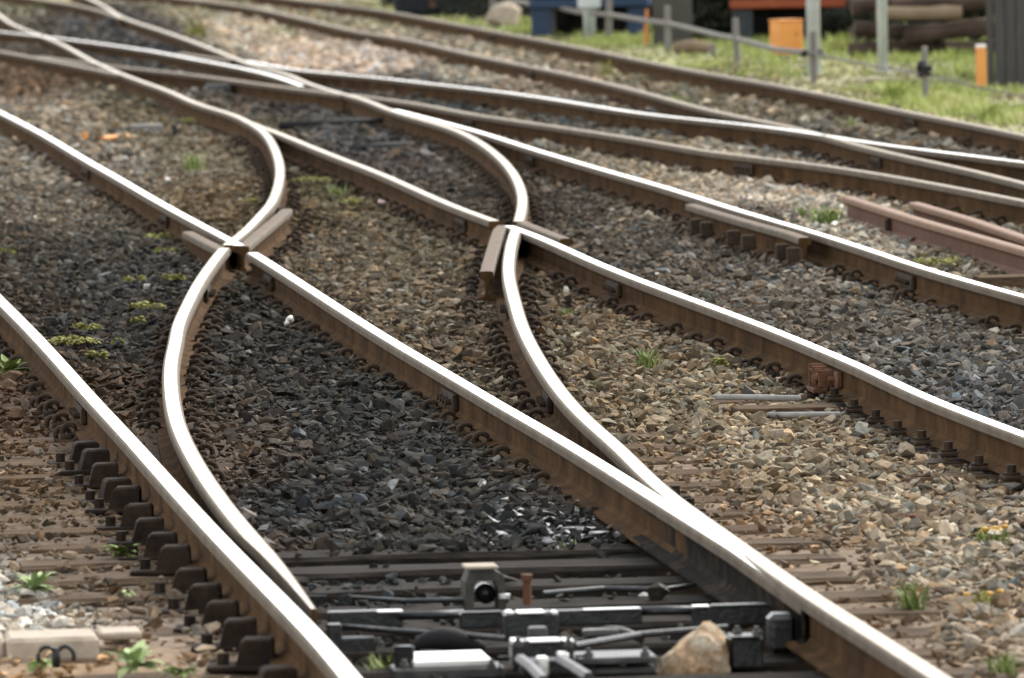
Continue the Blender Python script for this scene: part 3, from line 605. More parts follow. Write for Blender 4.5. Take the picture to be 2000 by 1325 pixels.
part(pbox(1012, 1066, 1196, -.047, .005, .085), 'cap', 'bright', r); part(pbox(988, 1003, 1194, -.045, .012, .05), 'cap', 'bright', r); part(pbox(1079, 1090, 1194, -.045, .012, .05), 'cap', 'bright', r)  # bright caps laid on as the specular white tops of the block
part(pbox(1000, 1122, 1252, -.066, .075, .10, .008), 'lock_body', 'black', r)
for a, b in ((1001, 1022), (1034, 1096), (1102, 1122)): part(pbox(a, b, 1251, -.060, .006, .08), 'cap', 'bright', r)  # pale caps standing for sky shine on the lower block
part(pbox(1034, 1070, 1226, -.068, .03, .05), 'link', 'grey', r)
part(pbox(1050, 1072, 1284, -.075, .05, .05), 'bolt_head', 'bright', r); part(pbox(1090, 1112, 1276, -.085, .03, .06), 'bolt_head', 'bright', r)
part(pbox(1020, 1118, 1290, -.098, .04, .10), 'lock_body', 'black', r)
for pts in ([(1016, 1288), (1040, 1306), (1062, 1330)], [(1094, 1290), (1120, 1305), (1150, 1324)]):
    mb = MB().tube([tuple(at(x, y, -.095)) for x, y in pts], .016, 6); part(mb, 'arm', 'grey', r)
for x0, x1, y0, y1 in ((976, 1006, 1284, 1312), (1126, 1156, 1281, 1310)):
    p = at((x0 + x1) / 2, y1, -.16); w = (x1 - x0) / 2 / sc(x0, y1); hh = (y1 - y0) / sc(x0, y1)
    mb = MB().tube([tuple(p + UA * -w), tuple(p + UA * -w + [0, 0, hh]), tuple(p + UA * w + [0, 0, hh]), tuple(p + UA * w)], .006, 6); part(mb, 'loop', 'black', r)
part(pbox(806, 962, 1290, -.13, .02, .27), 'cover_plate', 'bright', r)
part(pbox(770, 988, 1306, -.150, .03, .16), 'sole_plate', 'grey', r)
part(pbox(800, 926, 1345, -.150, .02, .22), 'cover_plate', 'bright', r)
part(pbox(1118, 1286, 1284, -.125, .02, .20), 'sole_plate', 'grey', r)
part(pbox(1112, 1282, 1304, -.155, .02, .15), 'sole_plate', 'grey', r)
p0 = at(882, 1266, -.15); mb = MB(); n = 12                 # bulged guard on the left
w = 72 / sc(882, 1260)
mb.tube([tuple(p0 + UA * (-w + 2 * w * i / n) + VA * .1 + np.array([0, 0, .030 * math.sin(PI * (i / n) ** .75) - .012])) for i in range(n + 1)], [.012 + .022 * math.sin(PI * i / n) for i in range(n + 1)], 10); part(mb, 'guard', 'tyre', r, True)
mb = MB()
for k in range(5): mb.cyl(tuple(at(776 + k * 7, 1285, -.125)), .008, .065, 8)
mb.cyl(tuple(at(790, 1283, -.125)), .021, .06, 10); part(mb, 'spring_tube', 'black', r)
p0 = at(1205, 1262, -.14); w = 62 / sc(1205, 1250)
mb = MB().tube([tuple(p0 + UA * (-w + 2 * w * i / n) + VA * .12 + np.array([0, 0, .035 * math.sin(PI * i / n)])) for i in range(n + 1)], .011, 8); part(mb, 'hoop', 'grey', r, True)
part(pbox(1140, 1210, 1230, -.10, .02, .05), 'link', 'grey', r)
part(pbox(1426, 1492, 1244, -.095, .09, .12, .008), 'lock_body', 'black', r); part(pbox(1428, 1490, 1243, -.090, .005, .10), 'cap', 'grey', r)
part(pbox(1502, 1556, 1200, -.06, .11, .09, .015), 'stop_block', 'black', r)
r = empty('cast_bracket', tuple(at(948, 1192, -.2)), 0, 'arched cast iron bracket with a dark hollow standing by the stretcher bar', 'bracket')
s_ = sc(948, 1185); p0 = at(950, 1193, -.18); prof_o = [(-.062, 0), (-.062, .085), (-.05, .112), (-.025, .125), (.02, .125), (.05, .108), (.06, .075), (.06, 0)]
prof_i = [(-.036, 0), (-.036, .07), (-.03, .085), (-.015, .094), (.015, .094), (.03, .082), (.038, .062), (.038, 0)]; k = len(prof_o)
V = [tuple(p0 + UA * x + VA * (0 if j == 0 else .13) + [0, 0, z]) for j in (0, 1) for pr in (prof_o, prof_i) for x, z in pr]; Fc = []
for i in range(k - 1):
    Fc += [(i, i + 1, k + i + 1, k + i), (2 * k + i, 3 * k + i, 3 * k + i + 1, 2 * k + i + 1), (i, 2 * k + i, 2 * k + i + 1, i + 1), (k + i, k + i + 1, 3 * k + i + 1, 3 * k + i)]
part(MB().add(V, Fc), 'housing', 'cast', r)
part(MB().box(tuple(p0 + UA * -.012 + VA * .05 + [0, 0, .130]), (.10, .12, .010), .003, 0, RA), 'roof_plate', 'concrete', r)
part(MB().tube([tuple(p0 + UA * .005 + VA * .125 + [0, 0, .045]), tuple(p0 + UA * .005 + VA * .05 + [0, 0, .045])], .030, 14), 'shaft', 'black', r, True)
part(MB().cyl(tuple(p0 + UA * .052 + VA * -.03 + [0, 0, .045]), .018, .012, 12), 'washer', 'bright', r)
lock = [o for o in COL.objects if o.name.startswith('point_lock')][0]
nut = MB().cyl((0, 0, .006), .013, .014, 6).cyl((0, 0, .018), .007, .012, 8).build('nut', M['grey'], lock); nut.location = tuple(at(1000, 1215, -.09) - np.array(lock.location))
for (px, py, zz) in ((1080, 1215, -.09), (1110, 1262, -.07), (1012, 1262, -.07), (1150, 1284, -.115), (1260, 1282, -.115), (1215, 1300, -.15), (790, 1306, -.14), (960, 1306, -.14), (700, 1212, -.12), (665, 1214, -.12), (1440, 1240, -.085), (1478, 1241, -.085), (1300, 1252, -.15), (1330, 1236, -.15), (740, 1262, -.15), (700, 1250, -.16)):
    put(nut, lock, tuple(at(px, py, zz) - np.array(lock.location)), random.uniform(0, 1))
part(ptube([(640, 1222), (760, 1232), (900, 1240), (990, 1248)], -.125, .009), 'rod', 'black', lock); part(ptube([(1122, 1262), (1250, 1240), (1420, 1226)], -.12, .010), 'rod', 'black', lock)
part(ptube([(690, 1168), (790, 1174), (905, 1172)], -.15, .008), 'rod', 'black', lock); part(ptube([(1060, 1160), (1180, 1150), (1300, 1152), (1380, 1140)], -.15, .009), 'rod', 'black', lock)
part(pbox(1290, 1420, 1236, -.135, .02, .05), 'link', 'black', lock); part(pbox(655, 735, 1246, -.14, .05, .06), 'bracket', 'black', lock); part(pbox(640, 668, 1220, -.10, .07, .05), 'bracket', 'black', lock)
b = MB().tube([tuple(at(1030, 1182, -.16)), tuple(at(1030, 1182, -.16) + [0, 0, .075])], .013, 8); q = at(1030, 1182, -.16)
b.cyl(tuple(q + [0, 0, .083]), .020, .018, 6); single(b, 'bolt', 'redrust', q, 'rusty upright bolt beside the cast bracket', 'bolt')

# ------------------------------------------------------------------ concrete block with cable loops, stones and odd pieces
single(pbox(14, 194, 1246, -.115, .085, .27, .012), 'concrete_block', 'concrete', at(100, 1292, -.2), 'pale concrete block with black cable loops before it at bottom left', 'concrete block')
single(pbox(-60, 12, 1248, -.12, .085, .26, .012), 'concrete_block', 'concrete', at(-20, 1292, -.2), 'pale concrete block cut by the left edge of the picture', 'concrete block')
single(pbox(196, 278, 1236, -.125, .022, .2, .006), 'concrete_slab', 'concrete', at(236, 1250, -.2), 'thin concrete slab bridging a dark gap right of the block', 'slab')
mb = MB(); q = at(110, 1304, -.15)
for cx in (-.026, .026): mb.tube([tuple(q + UA * (cx + .024 * math.cos(a)) + [0, 0, .03 + .028 * math.sin(a)]) for a in np.linspace(-.5, PI + .5, 12)], .0065, 8)
mb.tube([tuple(q), tuple(q + [0, 0, .055])], .012, 8); single(mb, 'cable_loop', 'rubber', q, 'black double cable loop hanging in front of the pale concrete block', 'cable loop', smooth=True)
def stone_thing(px, py, wpx, hpx, m, label, name='stone', seed=1, cat='stone', n=18):
    rr = random.Random(seed); V, Fc = hull(rr, n, .8, .3); q = gp(px, py, -.008); s = F / q[1]
    sx, sz = wpx / 2 / s, hpx / 2 / s
    mb = MB().add([tuple(q + np.array([v[0] * sx, v[1] * sx * 1.1, sz * .8 + v[2] / .8 * sz])) for v in V], Fc)
    return single(mb, name, m, q, label, cat)
q = at(1352, 1318, -.2); s_ = F / q[1]; mb = MB(); bm = bmesh.new(); rr = random.Random(5)
for (x, y, z) in [(-72, -40, 0), (-74, 60, 4), (-60, -50, 34), (-30, -60, 58), (-20, 50, 66), (10, -55, 88), (28, 0, 106), (50, 20, 104), (66, -40, 70), (70, 40, 64), (74, -60, 6), (72, 70, 0), (0, -80, 4), (-40, 90, 20), (20, 85, 60), (40, -70, 40), (-52, -66, 10)]:
    bm.verts.new(tuple(np.array([x, y, z]) / s_))
bmesh.ops.convex_hull(bm, input=bm.verts[:]); bmesh.ops.delete(bm, geom=[v for v in bm.verts if not v.link_faces], context='VERTS')
bmesh.ops.subdivide_edges(bm, edges=bm.edges[:], cuts=2, use_grid_fill=True); bmesh.ops.smooth_vert(bm, verts=bm.verts[:], factor=.35, use_axis_x=True, use_axis_y=True, use_axis_z=True)
for v in bm.verts: v.co += Vector((rr.uniform(-1, 1), rr.uniform(-1, 1), rr.uniform(-1, 1))) * .006
bm.verts.index_update(); mb.add([tuple(np.array(v.co) + q) for v in bm.verts], [[v.index for v in f.verts] for f in bm.faces]); bm.free()
single(mb, 'boulder', 'rock', q, 'large pale tan rock leaning by the point lock near the right rail', 'rock')
stone_thing(1056, 606, 22, 14, 'pink', 'pinkish white stone right of the second curved rail', seed=2)
stone_thing(326, 354, 14, 12, 'white', 'small white pebble on grey ballast above the lower crossing', 'pebble', 3, 'pebble')
stone_thing(1106, 572, 16, 20, 'white', 'pale upright stone beside the clips below the upper crossing', seed=4)
stone_thing(1285, 535, 16, 7, 'white', 'small white chip behind the rail right of the upper crossing', 'pebble', 6, 'pebble')
stone_thing(745, 398, 18, 14, 'pink', 'pale pink stone between the two crossings', seed=7)
stone_thing(1500, 362, 30, 26, 'concrete', 'large pale grey stone before the dull rail on the right', seed=8)
stone_thing(585, 858, 36, 30, 'tarp', 'blue grey stone among dark ballast between the near rails', seed=9)
stone_thing(1460, 780, 34, 40, 'cast', 'dark stone standing on the grey pipe by the rusty joint', seed=10)
stone_thing(1938, 928, 42, 38, 'tarp', 'dark blue grey stone under the rail at the right edge', seed=12)
stone_thing(1780, 1015, 30, 24, 'redrust', 'dark red brown stone on the tan ballast at right', seed=13)
stone_thing(1985, 1205, 26, 18, 'pink', 'orange pink stone at the right edge among tan ballast', seed=14)
stone_thing(135, 1092, 44, 26, 'tanlog', 'pale tan stone on the earth left of the braces', seed=15)
mb = MB(); q = gp(566, 640)
for a in range(5): mb.box(tuple(q + np.array([random.uniform(-.02, .02), random.uniform(-.02, .02), .02 + random.uniform(0, .025)])), (.03, .02, .02), .005, 0, random.uniform(0, 3), random.uniform(-.6, .6))
single(mb, 'broken_shell', 'white', q, 'cream coloured crumpled scrap on dark ballast beside the near right rail', 'scrap')
stone_thing(528, 776, 28, 10, 'rust', 'orange rusty flake on dark ballast between the near rails', 'rust_flake', 16, 'flake')
single(ptube([(1398, 776), (1480, 776.5), (1562, 778)], -.142, .0125, 10), 'pipe', 'pipe', at(1480, 777, -.16), 'short grey pipe lying by the clips left of the rusty joint', 'pipe', smooth=True)
single(ptube([(1500, 811), (1560, 810.5), (1640, 810)], -.145, .012, 10), 'pipe', 'pipe', at(1560, 811, -.16), 'short grey pipe lying below the rusty joint beside a timber end', 'pipe', smooth=True)
single(pbox(1440, 1640, 797, -.148, .06, .22), 'timber_plank', 'wood', at(1520, 800, -.2), 'brown plank lying between the two short grey pipes', 'plank')
single(pbox(1915, 2040, 541, -.09, .075, .25), 'timber_baulk', 'wood', at(1970, 556, -.2), 'dark timber baulk at the right edge below the rusty spare rails', 'timber')
single(ptube([(1295, 502), (1350, 498)], -.155, .01, 6), 'stick', 'post', at(1320, 500, -.16), 'thin grey stick on dark ballast between the check rail and the crossing', 'stick')
# spare rusty rails
def spare(pts, z0, label):
    g = [at(x, y, z0)[:2] for x, y in pts]; P = np.stack([np.interp(np.linspace(0, 1, 14), np.linspace(0, 1, len(g)), [a[i] for a in g]) for i in (0, 1)], -1)
    o = sweep(P, z0=z0).build('spare_rail', [M['redtop'], M['redrust'], M['redtop']]); return tag(o, label, 'rail'), P
o, P = spare([(1657, 384), (1800, 429), (2060, 502)], -.008, 'loose red rusty rail nearer the camera, lying on pale ballast at right')
q = P[4]; MB().box((0, 0, -.09), (.05, .07, .07), .008).build('bolt_plate', M['clip'], o, loc=(float(q[0]) - .02, float(q[1]), 0), rz=.1)
spare([(1786, 395), (1900, 428), (2060, 482)], -.03, 'loose red rusty rail just behind the other spare rail at right')
# bits beside the far rails at upper left
single(pbox(258, 320, 244, -.10, .075, .3, .008), 'equipment_box', 'post', at(290, 262, -.18), 'pale box with dark cable beside the curved rail at upper left', 'box')
single(MB().tube([tuple(at(341, 270, -.17)), tuple(at(341, 270, -.17) + [0, 0, .11])], .02, 8), 'marker_post', 'rubber', at(341, 270, -.18), 'short black post between two rails at upper left', 'post')
single(MB().tube([tuple(gp(166, 277, -.01)), tuple(gp(166, 277, .075))], .022, 10), 'orange_marker', 'orange', at(166, 275, -.18), 'small upright orange cap on grey ballast at upper left', 'cap')
single(ptube([(200, 271), (250, 266)], -.125, .021, 10), 'orange_tube', 'orange', at(225, 272, -.17), 'orange tube lying on grey ballast right of the orange cap', 'tube')
single(ptube([(220, 254), (270, 251), (290, 257)], -.14, .012, 6), 'cable', 'rubber', at(250, 254, -.17), 'black cable lying before the pale box at upper left', 'cable')
def machine(px0, px1, py, label, seed):
    rr = random.Random(seed); q = at((px0 + px1) / 2, py, -.18); e = empty('point_machine', tuple(q), 0, label, 'point machine'); s = F / q[1]; w = (px1 - px0) / s
    c = q + VA * .3
    part(MB().box(tuple(c + [0, 0, .07]), (w * .55, .45, .11), .02, 0, RA), 'case', 'tarp', e); part(MB().box(tuple(c + [0, 0, .13]), (w * .5, .40, .02), .008, 0, RA), 'lid', 'tyre', e)
    part(MB().tube([tuple(c + UA * -w / 2 + [0, 0, .05]), tuple(c + UA * w / 2 + [0, 0, .05])], .025, 8), 'rod', 'black', e)
machine(385, 475, 196, 'dark point machine below the grey rails at upper left', 1)
machine(120, 185, 62, 'small dark point machine near the top left corner', 2)
machine(190, 255, 58, 'dark point machine left of the joining rails at top left', 3)
for a, b, c_, d_, rr, lab in ((548, 246, 760, 238, .035, 'long black rod across the ballast inside the far curve, upper of two'), (690, 290, 800, 283, .026, 'long black rod across the ballast inside the far curve, lower of two')):
    single(ptube([(a, b), ((a + c_) / 2, (b + d_) / 2 - 1), (c_, d_)], -.12, rr, 8), 'drive_rod', 'tyre', at((a + c_) / 2, b, -.17), lab, 'rod', smooth=True)
stone_thing(640, 262, 60, 24, 'tarp', 'pale lump beside the black rod inside the far curve', 'stone', 21)

# ------------------------------------------------------------------ plants
def leafy(px, py, wpx, n, m, label, seed, up=.9, cat='weed', name='weed'):
    rr = random.Random(seed); q = gp(px, py); s = F / q[1]; L0 = wpx / 2 / s; mb = MB()
    for i in range(n):
        a = rr.uniform(0, 2 * PI); L = L0 * rr.uniform(.6, 1.15); wd = L * rr.uniform(.13, .22); e = rr.uniform(.25, 1.25) * up
        d = np.array([math.cos(a), math.sin(a), 0]); sd_ = np.array([-d[1], d[0], 0]); V = []; K = 6
        for k in range(K):
            t = k / (K - 1); c = q + d * L * t * math.cos(e * (1 - .55 * t)) + np.array([0, 0, L * (math.sin(e) * t * 1.15 - .5 * t * t * (1.1 - .4 * e)) + .008]); w = wd * math.sin(PI * (.12 + .86 * t)) ** .8
            V += [tuple(c - sd_ * w + [0, 0, w * .3]), tuple(c), tuple(c + sd_ * w + [0, 0, w * .3])]
        mb.add(V, [f for k in range(K - 1) for f in ((3 * k, 3 * k + 1, 3 * k + 4, 3 * k + 3), (3 * k + 1, 3 * k + 2, 3 * k + 5, 3 * k + 4))])
    return single(mb, name, m, q, label, cat)
def tuft(px, py, wpx, hpx, n, m, label, seed, cat='grass tuft', name='grass_tuft', flowers=0):
    rr = random.Random(seed); q = gp(px, py, -.01); s = F / q[1]; mb = MB()
    for i in range(n):
        b = q + np.array([rr.gauss(0, .25) * wpx / s, rr.gauss(0, .3) * wpx / s, 0]); h = hpx / s * rr.uniform(.45, 1.1); a = rr.uniform(0, 2 * PI); l = rr.uniform(.2, 1.1) * h; w = max(.003, .05 * h)
        sd_ = np.array([math.cos(a + 1.4), math.sin(a + 1.4), 0]) * w; d = np.array([math.cos(a), math.sin(a), 0])
        mb.add([tuple(b - sd_), tuple(b + sd_), tuple(b + d * l * .35 + sd_ * .8 + [0, 0, h * .6]), tuple(b + d * l * .35 - sd_ * .8 + [0, 0, h * .6]), tuple(b + d * l + [0, 0, h])], [(0, 1, 2, 3), (3, 2, 4)])
    o = single(mb, name, m, q, label, cat)
    if flowers:
        fb = MB()
        for i in range(flowers): fb.box((rr.gauss(0, .25) * wpx / s, rr.gauss(0, .2) * wpx / s, hpx / s * rr.uniform(.6, 1)), (.02, .02, .012), .004, 0, rr.uniform(0, 3))
        fb.build('flower_heads', M['petal'], o)
    return o
def moss(px, py, wpx, label, seed, m='moss'):
    rr = random.Random(seed); q = gp(px, py, .006); s = F / q[1]; R = wpx / 2 / s; mb = MB()
    for k in range(max(4, int(wpx / 11))):
        o_ = np.array([rr.uniform(-.8, .8) * R, rr.uniform(-1.2, 1.2) * R * 1.3, 0]); r0 = R * rr.uniform(.22, .42)
        for i in range(90):
            a = rr.uniform(0, 2 * PI); t = math.sqrt(rr.random()); c = q + o_ + np.array([math.cos(a) * t * r0 * 1.2, math.sin(a) * t * r0 * 1.8, (1 - t * t) * .022 + .006]); z = rr.uniform(.006, .013); b = rr.uniform(0, 2 * PI)
            mb.add([tuple(c + [math.cos(b) * z, math.sin(b) * z, rr.uniform(-.3, .9) * z]), tuple(c + [math.cos(b + 2.1) * z, math.sin(b + 2.1) * z, rr.uniform(-.3, .9) * z]), tuple(c + [math.cos(b + 4.2) * z, math.sin(b + 4.2) * z, rr.uniform(-.3, .9) * z])], [(0, 1, 2)])
    return single(mb, 'moss_patch', m, q, label, 'moss', 'moss patches on the ballast')
leafy(16, 738, 92, 46, 'leaf', 'bright green leafy weed at the left edge beside the near left rail', 1, 1.1)
leafy(68, 1160, 96, 34, 'leafp', 'pale leafy weed on the earth near white gravel at left', 2, 1.1)
leafy(238, 1086, 84, 26, 'leaf', 'low leafy weed left of the heavy braces', 3, .6)
leafy(245, 1164, 46, 12, 'leafp', 'tiny pale seedling on earth left of the braces', 4, .5)
leafy(262, 1312, 130, 26, 'leafp', 'pale star shaped weed right of the concrete block', 5, .9)
leafy(350, 1322, 90, 30, 'leaf', 'spreading weed at the bottom edge left of the near left rail', 6, .6)
leafy(90, 1302, 90, 24, 'leaf', 'low green growth at the foot of the concrete block', 7, .4)
tuft(752, 1330, 60, 62, 60, 'leaf', 'small green tuft at the bottom edge right of the near left rail', 8)
tuft(1264, 714, 44, 40, 70, 'leaf', 'wispy green tuft with a dry stalk on tan ballast at centre right', 9)
tuft(1160, 752, 22, 16, 30, 'leaf', 'tiny green sprig on tan ballast right of the curved stock rail', 10)
tuft(1106, 612, 24, 16, 30, 'leaf', 'tiny green sprig beside the pinkish white stone', 11)
tuft(1782, 1188, 46, 62, 60, 'leaf', 'upright green weed on tan ballast right of the near right rail', 12)
tuft(1945, 1050, 70, 26, 70, 'leaf', 'low weed with orange flowers at the right edge', 13, 'weed', 'weed', 9)
tuft(1925, 1170, 90, 22, 60, 'moss', 'yellowish low weed with orange flowers below the right edge stones', 14, 'weed', 'weed', 3)
tuft(1960, 1312, 60, 50, 50, 'leaf', 'dark green weed in the bottom right corner', 15)
tuft(1612, 438, 66, 40, 120, 'leaf', 'bright green grass tuft in front of the rusty spare rails', 16)
tuft(1568, 424, 30, 26, 50, 'leaf', 'small bright grass tuft left of a larger one before the spare rails', 17)
tuft(1108, 1088, 50, 40, 40, 'leaf', 'thin weed on the wet black stones above the point lock', 18)
tuft(660, 382, 40, 26, 50, 'leaf', 'small green tuft on earth between the two crossings', 19)
tuft(545, 68, 60, 22, 60, 'leaf', 'green tuft on pale ballast left of the tan rail', 20)
tuft(560, 10, 40, 26, 40, 'moss', 'yellow green tuft by the tan rail at the top', 21)
tuft(385, 76, 40, 46, 40, 'moss', 'yellowish plant beside the curved rail at upper left', 22)
tuft(100, 16, 90, 20, 70, 'leaf', 'green growth in the top left corner between the rails', 23)
tuft(1183, 150, 26, 36, 30, 'moss', 'yellow green tuft between the farthest two rails, left one', 24)
tuft(1325, 205, 60, 24, 50, 'leaf', 'low green tuft between the farthest two rails, middle one', 25)
tuft(1665, 250, 40, 26, 40, 'leaf', 'green tuft behind the far crossing on the right', 26)
tuft(690, 30, 60, 16, 50, 'moss', 'yellowish tufts between the farthest two rails at the top', 27)
tuft(378, 330, 36, 40, 40, 'leaf', 'green tuft on timber inside the left hand curve', 28)
for i, a in enumerate(((140, 676, 96, 'widest yellow green moss patch between the near left rail and the open blade'), (240, 678, 46, 'small moss patch right of the widest moss patch'), (198, 702, 60, 'moss patch just below the widest moss patch'), (170, 648, 60, 'moss patch just above the widest moss patch'), (290, 606, 66, 'bright moss patch left of the curved blade rail'),
    (335, 550, 60, 'moss patch close to the curve below the lower crossing'), (262, 553, 40, 'small moss patch on dark ballast left of the lower crossing'), (300, 470, 60, 'dull moss patch above left of the lower crossing'), (322, 497, 50, 'olive moss patch just left of the lower crossing'), (605, 358, 80, 'yellowish moss patch right of the left hand curve'),
    (690, 400, 60, 'olive moss patch under the rail between the crossings'), (270, 635, 30, 'tiny moss patch above the curved blade rail bend'), (10, 500, 40, 'moss patch at the left edge on dark ballast'), (490, 400, 40, 'moss patch inside the curve above the lower crossing'), (1400, 718, 40, 'moss patch on tan ballast by the clips near the rusty joint'),
    (1830, 520, 90, 'yellowish moss under the rusty spare rails'), (380, 240, 60, 'moss on timbers inside the left hand curve'), (410, 66, 30, 'moss clump beside the yellowish plant at upper left'))):
    moss(*a, 40 + i)

# ------------------------------------------------------------------ grassy verge
rr = random.Random(77); mb = MB(); V = []; Fc = []
cand = rng.uniform((-9, 52), (9, 112), (90000, 2)); q = proj(np.c_[cand, np.full(len(cand), -.17)])
dE = cand[:, 0] - C['E'].X(cand[:, 1]); ok = (dE > .35) & (q[:, 0] < 2150) & (q[:, 0] > 560) & (q[:, 1] > -30) & ((q[:, 0] < 760) | (q[:, 0] > 980) | (rng.random(len(q)) < .3))
dens = vnoise(cand[:, 0] * 1.1, cand[:, 1] * .6, 21) * .6 + vnoise(cand[:, 0] * 4, cand[:, 1] * 2.5, 22) * .4
ok &= dens > np.clip(.68 - .14 * dE, .46, .68)
for (x, y), dd in zip(cand[ok][:14000], dens[ok][:14000]):
    h = rr.uniform(.03, .09) * (.5 + dd * 1.2); z0 = -.175
    for b in range(4):
        a = rr.uniform(0, 2 * PI); l = h * rr.uniform(.2, .8); w = .006; o_ = len(V); bx, by = x + rr.gauss(0, .035), y + rr.gauss(0, .05); hh = h * rr.uniform(.6, 1.3); c, s = math.cos(a), math.sin(a)
        V += [(bx - s * w, by + c * w, z0), (bx + s * w, by - c * w, z0), (bx + c * l * .4 + s * w, by + s * l * .4 - c * w, z0 + hh * .65), (bx + c * l * .4 - s * w, by + s * l * .4 + c * w, z0 + hh * .65), (bx + c * l, by + s * l, z0 + hh)]
        Fc += [(o_, o_ + 1, o_ + 2, o_ + 3), (o_ + 3, o_ + 2, o_ + 4)]
o = MB().add(V, Fc).build('grass', M['grass']); tag(o, 'short bright grass covering the verge behind the farthest rail', 'grass', kind='stuff')
for i, (px, py, wd, hh, lab) in enumerate(((1745, 205, 30, 50, 'tall grass clump on the verge left of the dark hung post'), (1930, 235, 60, 40, 'tall grass clump on the verge at the right edge'), (1640, 100, 50, 40, 'tall grass behind the tall grey pole'), (1790, 100, 60, 50, 'tall grass before the timber heap'), (1870, 120, 60, 30, 'grass clump beside the orange plank'))):
    tuft(px, py, wd, hh, 110, 'grass', lab, 300 + i)

# ------------------------------------------------------------------ posts, wires and poles along the verge
PB = [(773, 13, -50), (860, 30, -40), (964, 50, -28), (1080, 72, -14), (1190, 83, -6), (1305, 101, 11), (1439, 134, 36), (1589, 164, 60), (1808, 200, 90)]
PLAB = ['grey wooden post leftmost in the verge row', 'grey wooden post second from the left in the verge row', 'grey wooden post before the pale rock heap', 'grey wooden post before the blue trailer, left of the white pole', 'brownish wooden post before the blue trailer, right of the white pole',
        'grey wooden post with rounded top before the grey board', 'grey wooden post left of the orange box', 'short grey post standing against the tall grey pole', 'weathered post with a dark clump hung on its side']
PXYZ = []
for i, (px, b, t) in enumerate(PB):
    q = at(px, b, ZG); s = F / q[1]; h = (b - t) / s; PXYZ.append(q); w = 13 / s
    mb = MB().box((0, 0, h / 2 - .03), (w, w * .9, h + .06), .012, 0, random.uniform(-.3, .3), random.uniform(-.03, .03), .9)
    o = mb.build('wooden_post', M['post']); o.location = tuple(q); tag(o, PLAB[i], 'post', 'wooden posts along the verge')
def postY(px): return float(np.interp(px, [p[0] for p in PB], [p[1] for p in PXYZ]))
def wire(pts, r, m, label, name='rail_cable', cat='cable'):
    P = [tuple(atY(x, y, postY(x) - .06)) for x, y in pts]; q = np.array(P[len(P) // 2]); single(MB().tube(P, r, 6), name, m, q, label, cat)
wire([(1000, 2), (1035, 8), (1080, 13), (1130, 24), (1190, 29), (1262, 41), (1305, 46)], .03, 'post', 'thick grey cable sagging between the posts before the blue trailer')
wire([(1305, 46), (1340, 54), (1400, 69), (1439, 76), (1515, 97), (1589, 104)], .028, 'post', 'thick grey cable running down from the rounded post past the orange box')
wire([(1589, 104), (1650, 118), (1730, 134), (1808, 144), (1905, 170), (2060, 202)], .012, 'post', 'thin pale wire from the tall grey pole to the right edge')
for (px, py, w, lab, m) in ((1592, 152, 27, 'tall galvanised pole with a short wooden post against it', 'galv'), (1727, 146, 20, 'slimmer galvanised pole standing in the grass by the timber heap', 'galv')):
    q = at(px, py, ZG); s = F / q[1]; q = q + np.array([0, .25, 0]); e = empty('steel_pole', tuple(q), 0, lab, 'pole')
    MB().cyl((0, 0, 1.2), w / 2 / s, 2.5, 16).build('pole', M[m], e, True); MB().cyl((0, 0, .01), w / s * .9, .03, 12).build('base_collar', M[m], e)
mb = MB(); q = PXYZ[8]; s = F / q[1]
for k in range(9): mb.box(tuple(q + np.array([random.uniform(-.06, .07), random.uniform(-.09, -.04), .21 + random.uniform(0, .14)])), (.05, .04, .05), .01, 0, random.uniform(0, 3), random.uniform(-1, 1))
single(mb, 'hung_clump', 'rubber', q + [0, -.06, .25], 'dark tangled clump hanging on the weathered post', 'clump')
q = PXYZ[7]; mb = MB()
for sx in (-.085, .07): mb.box(tuple(q + np.array([sx, -.05, .29])), (.06, .07, .07), .02, 0, .5, .5)
single(mb, 'wire_clamp', 'rubber', q + [0, -.05, .29], 'pair of black wire clamps on the short post by the tall pole', 'clamp')
q = at(1152, 80, ZG); s = F / q[1]; e = empty('white_pole', tuple(q), 0, 'white painted twin pole carrying a pale cabinet before the blue trailer', 'pole')
for sx in (-.035, .035): MB().cyl((sx, 0, .5), .036, 1.0, 12).build('pole', M['galv'], e, True)
MB().box((0, -.02, .62), (.27, .14, .48), .02).build('cabinet', M['galv'], e)
q = at(1262, 90, ZG); single(MB().tube([tuple(q), tuple(q + [.0, 0, .2]), tuple(q + [.022, 0, .42])], [.03, .027, .02], 6), 'marker_stake', 'dorange', q, 'orange leaning stake between the blue trailer and the grey board', 'stake')
q = at(1549, 114, ZG); e = empty('orange_box', tuple(q), .48, 'bright orange steel box standing in the grass by the tall pole', 'box')
MB().box((0, .14, .21), (.275, .26, .375), .018).build('case', M['orange'], e); MB().box((0, .14, .404), (.285, .27, .016), .006).build('lid', M['orange'], e); MB().box((.05, .0, .255), (.03, .012, .012), .003).build('latch', M['cast'], e)
for sx in (-.1, .1): MB().box((sx, .14, .01), (.05, .24, .04), .006).build('foot', M['rubber'], e)
q = at(1917, 176, ZG); e = empty('orange_plank', tuple(q), .1, 'upright orange plank with a pale cap beside the dark hut', 'plank')
MB().box((0, 0, .19), (.092, .05, .40), .006).build('board', M['orange'], e); MB().box((0, 0, .40), (.094, .055, .035), .008).build('cap', M['white'], e)
q = at(1931, 170, ZG); e = empty('hut', tuple(q), -.12, 'dark grey clad hut at the right edge of the verge', 'hut')
mb = MB()
for k in range(22): mb.box((.11 + k * .1, .0, 1.25), (.096, .05, 2.5), .008)
mb.box((1.2, 1.5, 1.25), (2.2, 2.9, 2.5), .01); mb.build('wall', M['dgrey'], e)
MB().box((.02, .02, 1.25), (.06, .10, 2.55), .008).build('corner_post', M['wallg'], e)
MB().box((1.15, 1.4, 2.58), (2.5, 3.3, .1), .02).build('roof', M['tarp'], e)

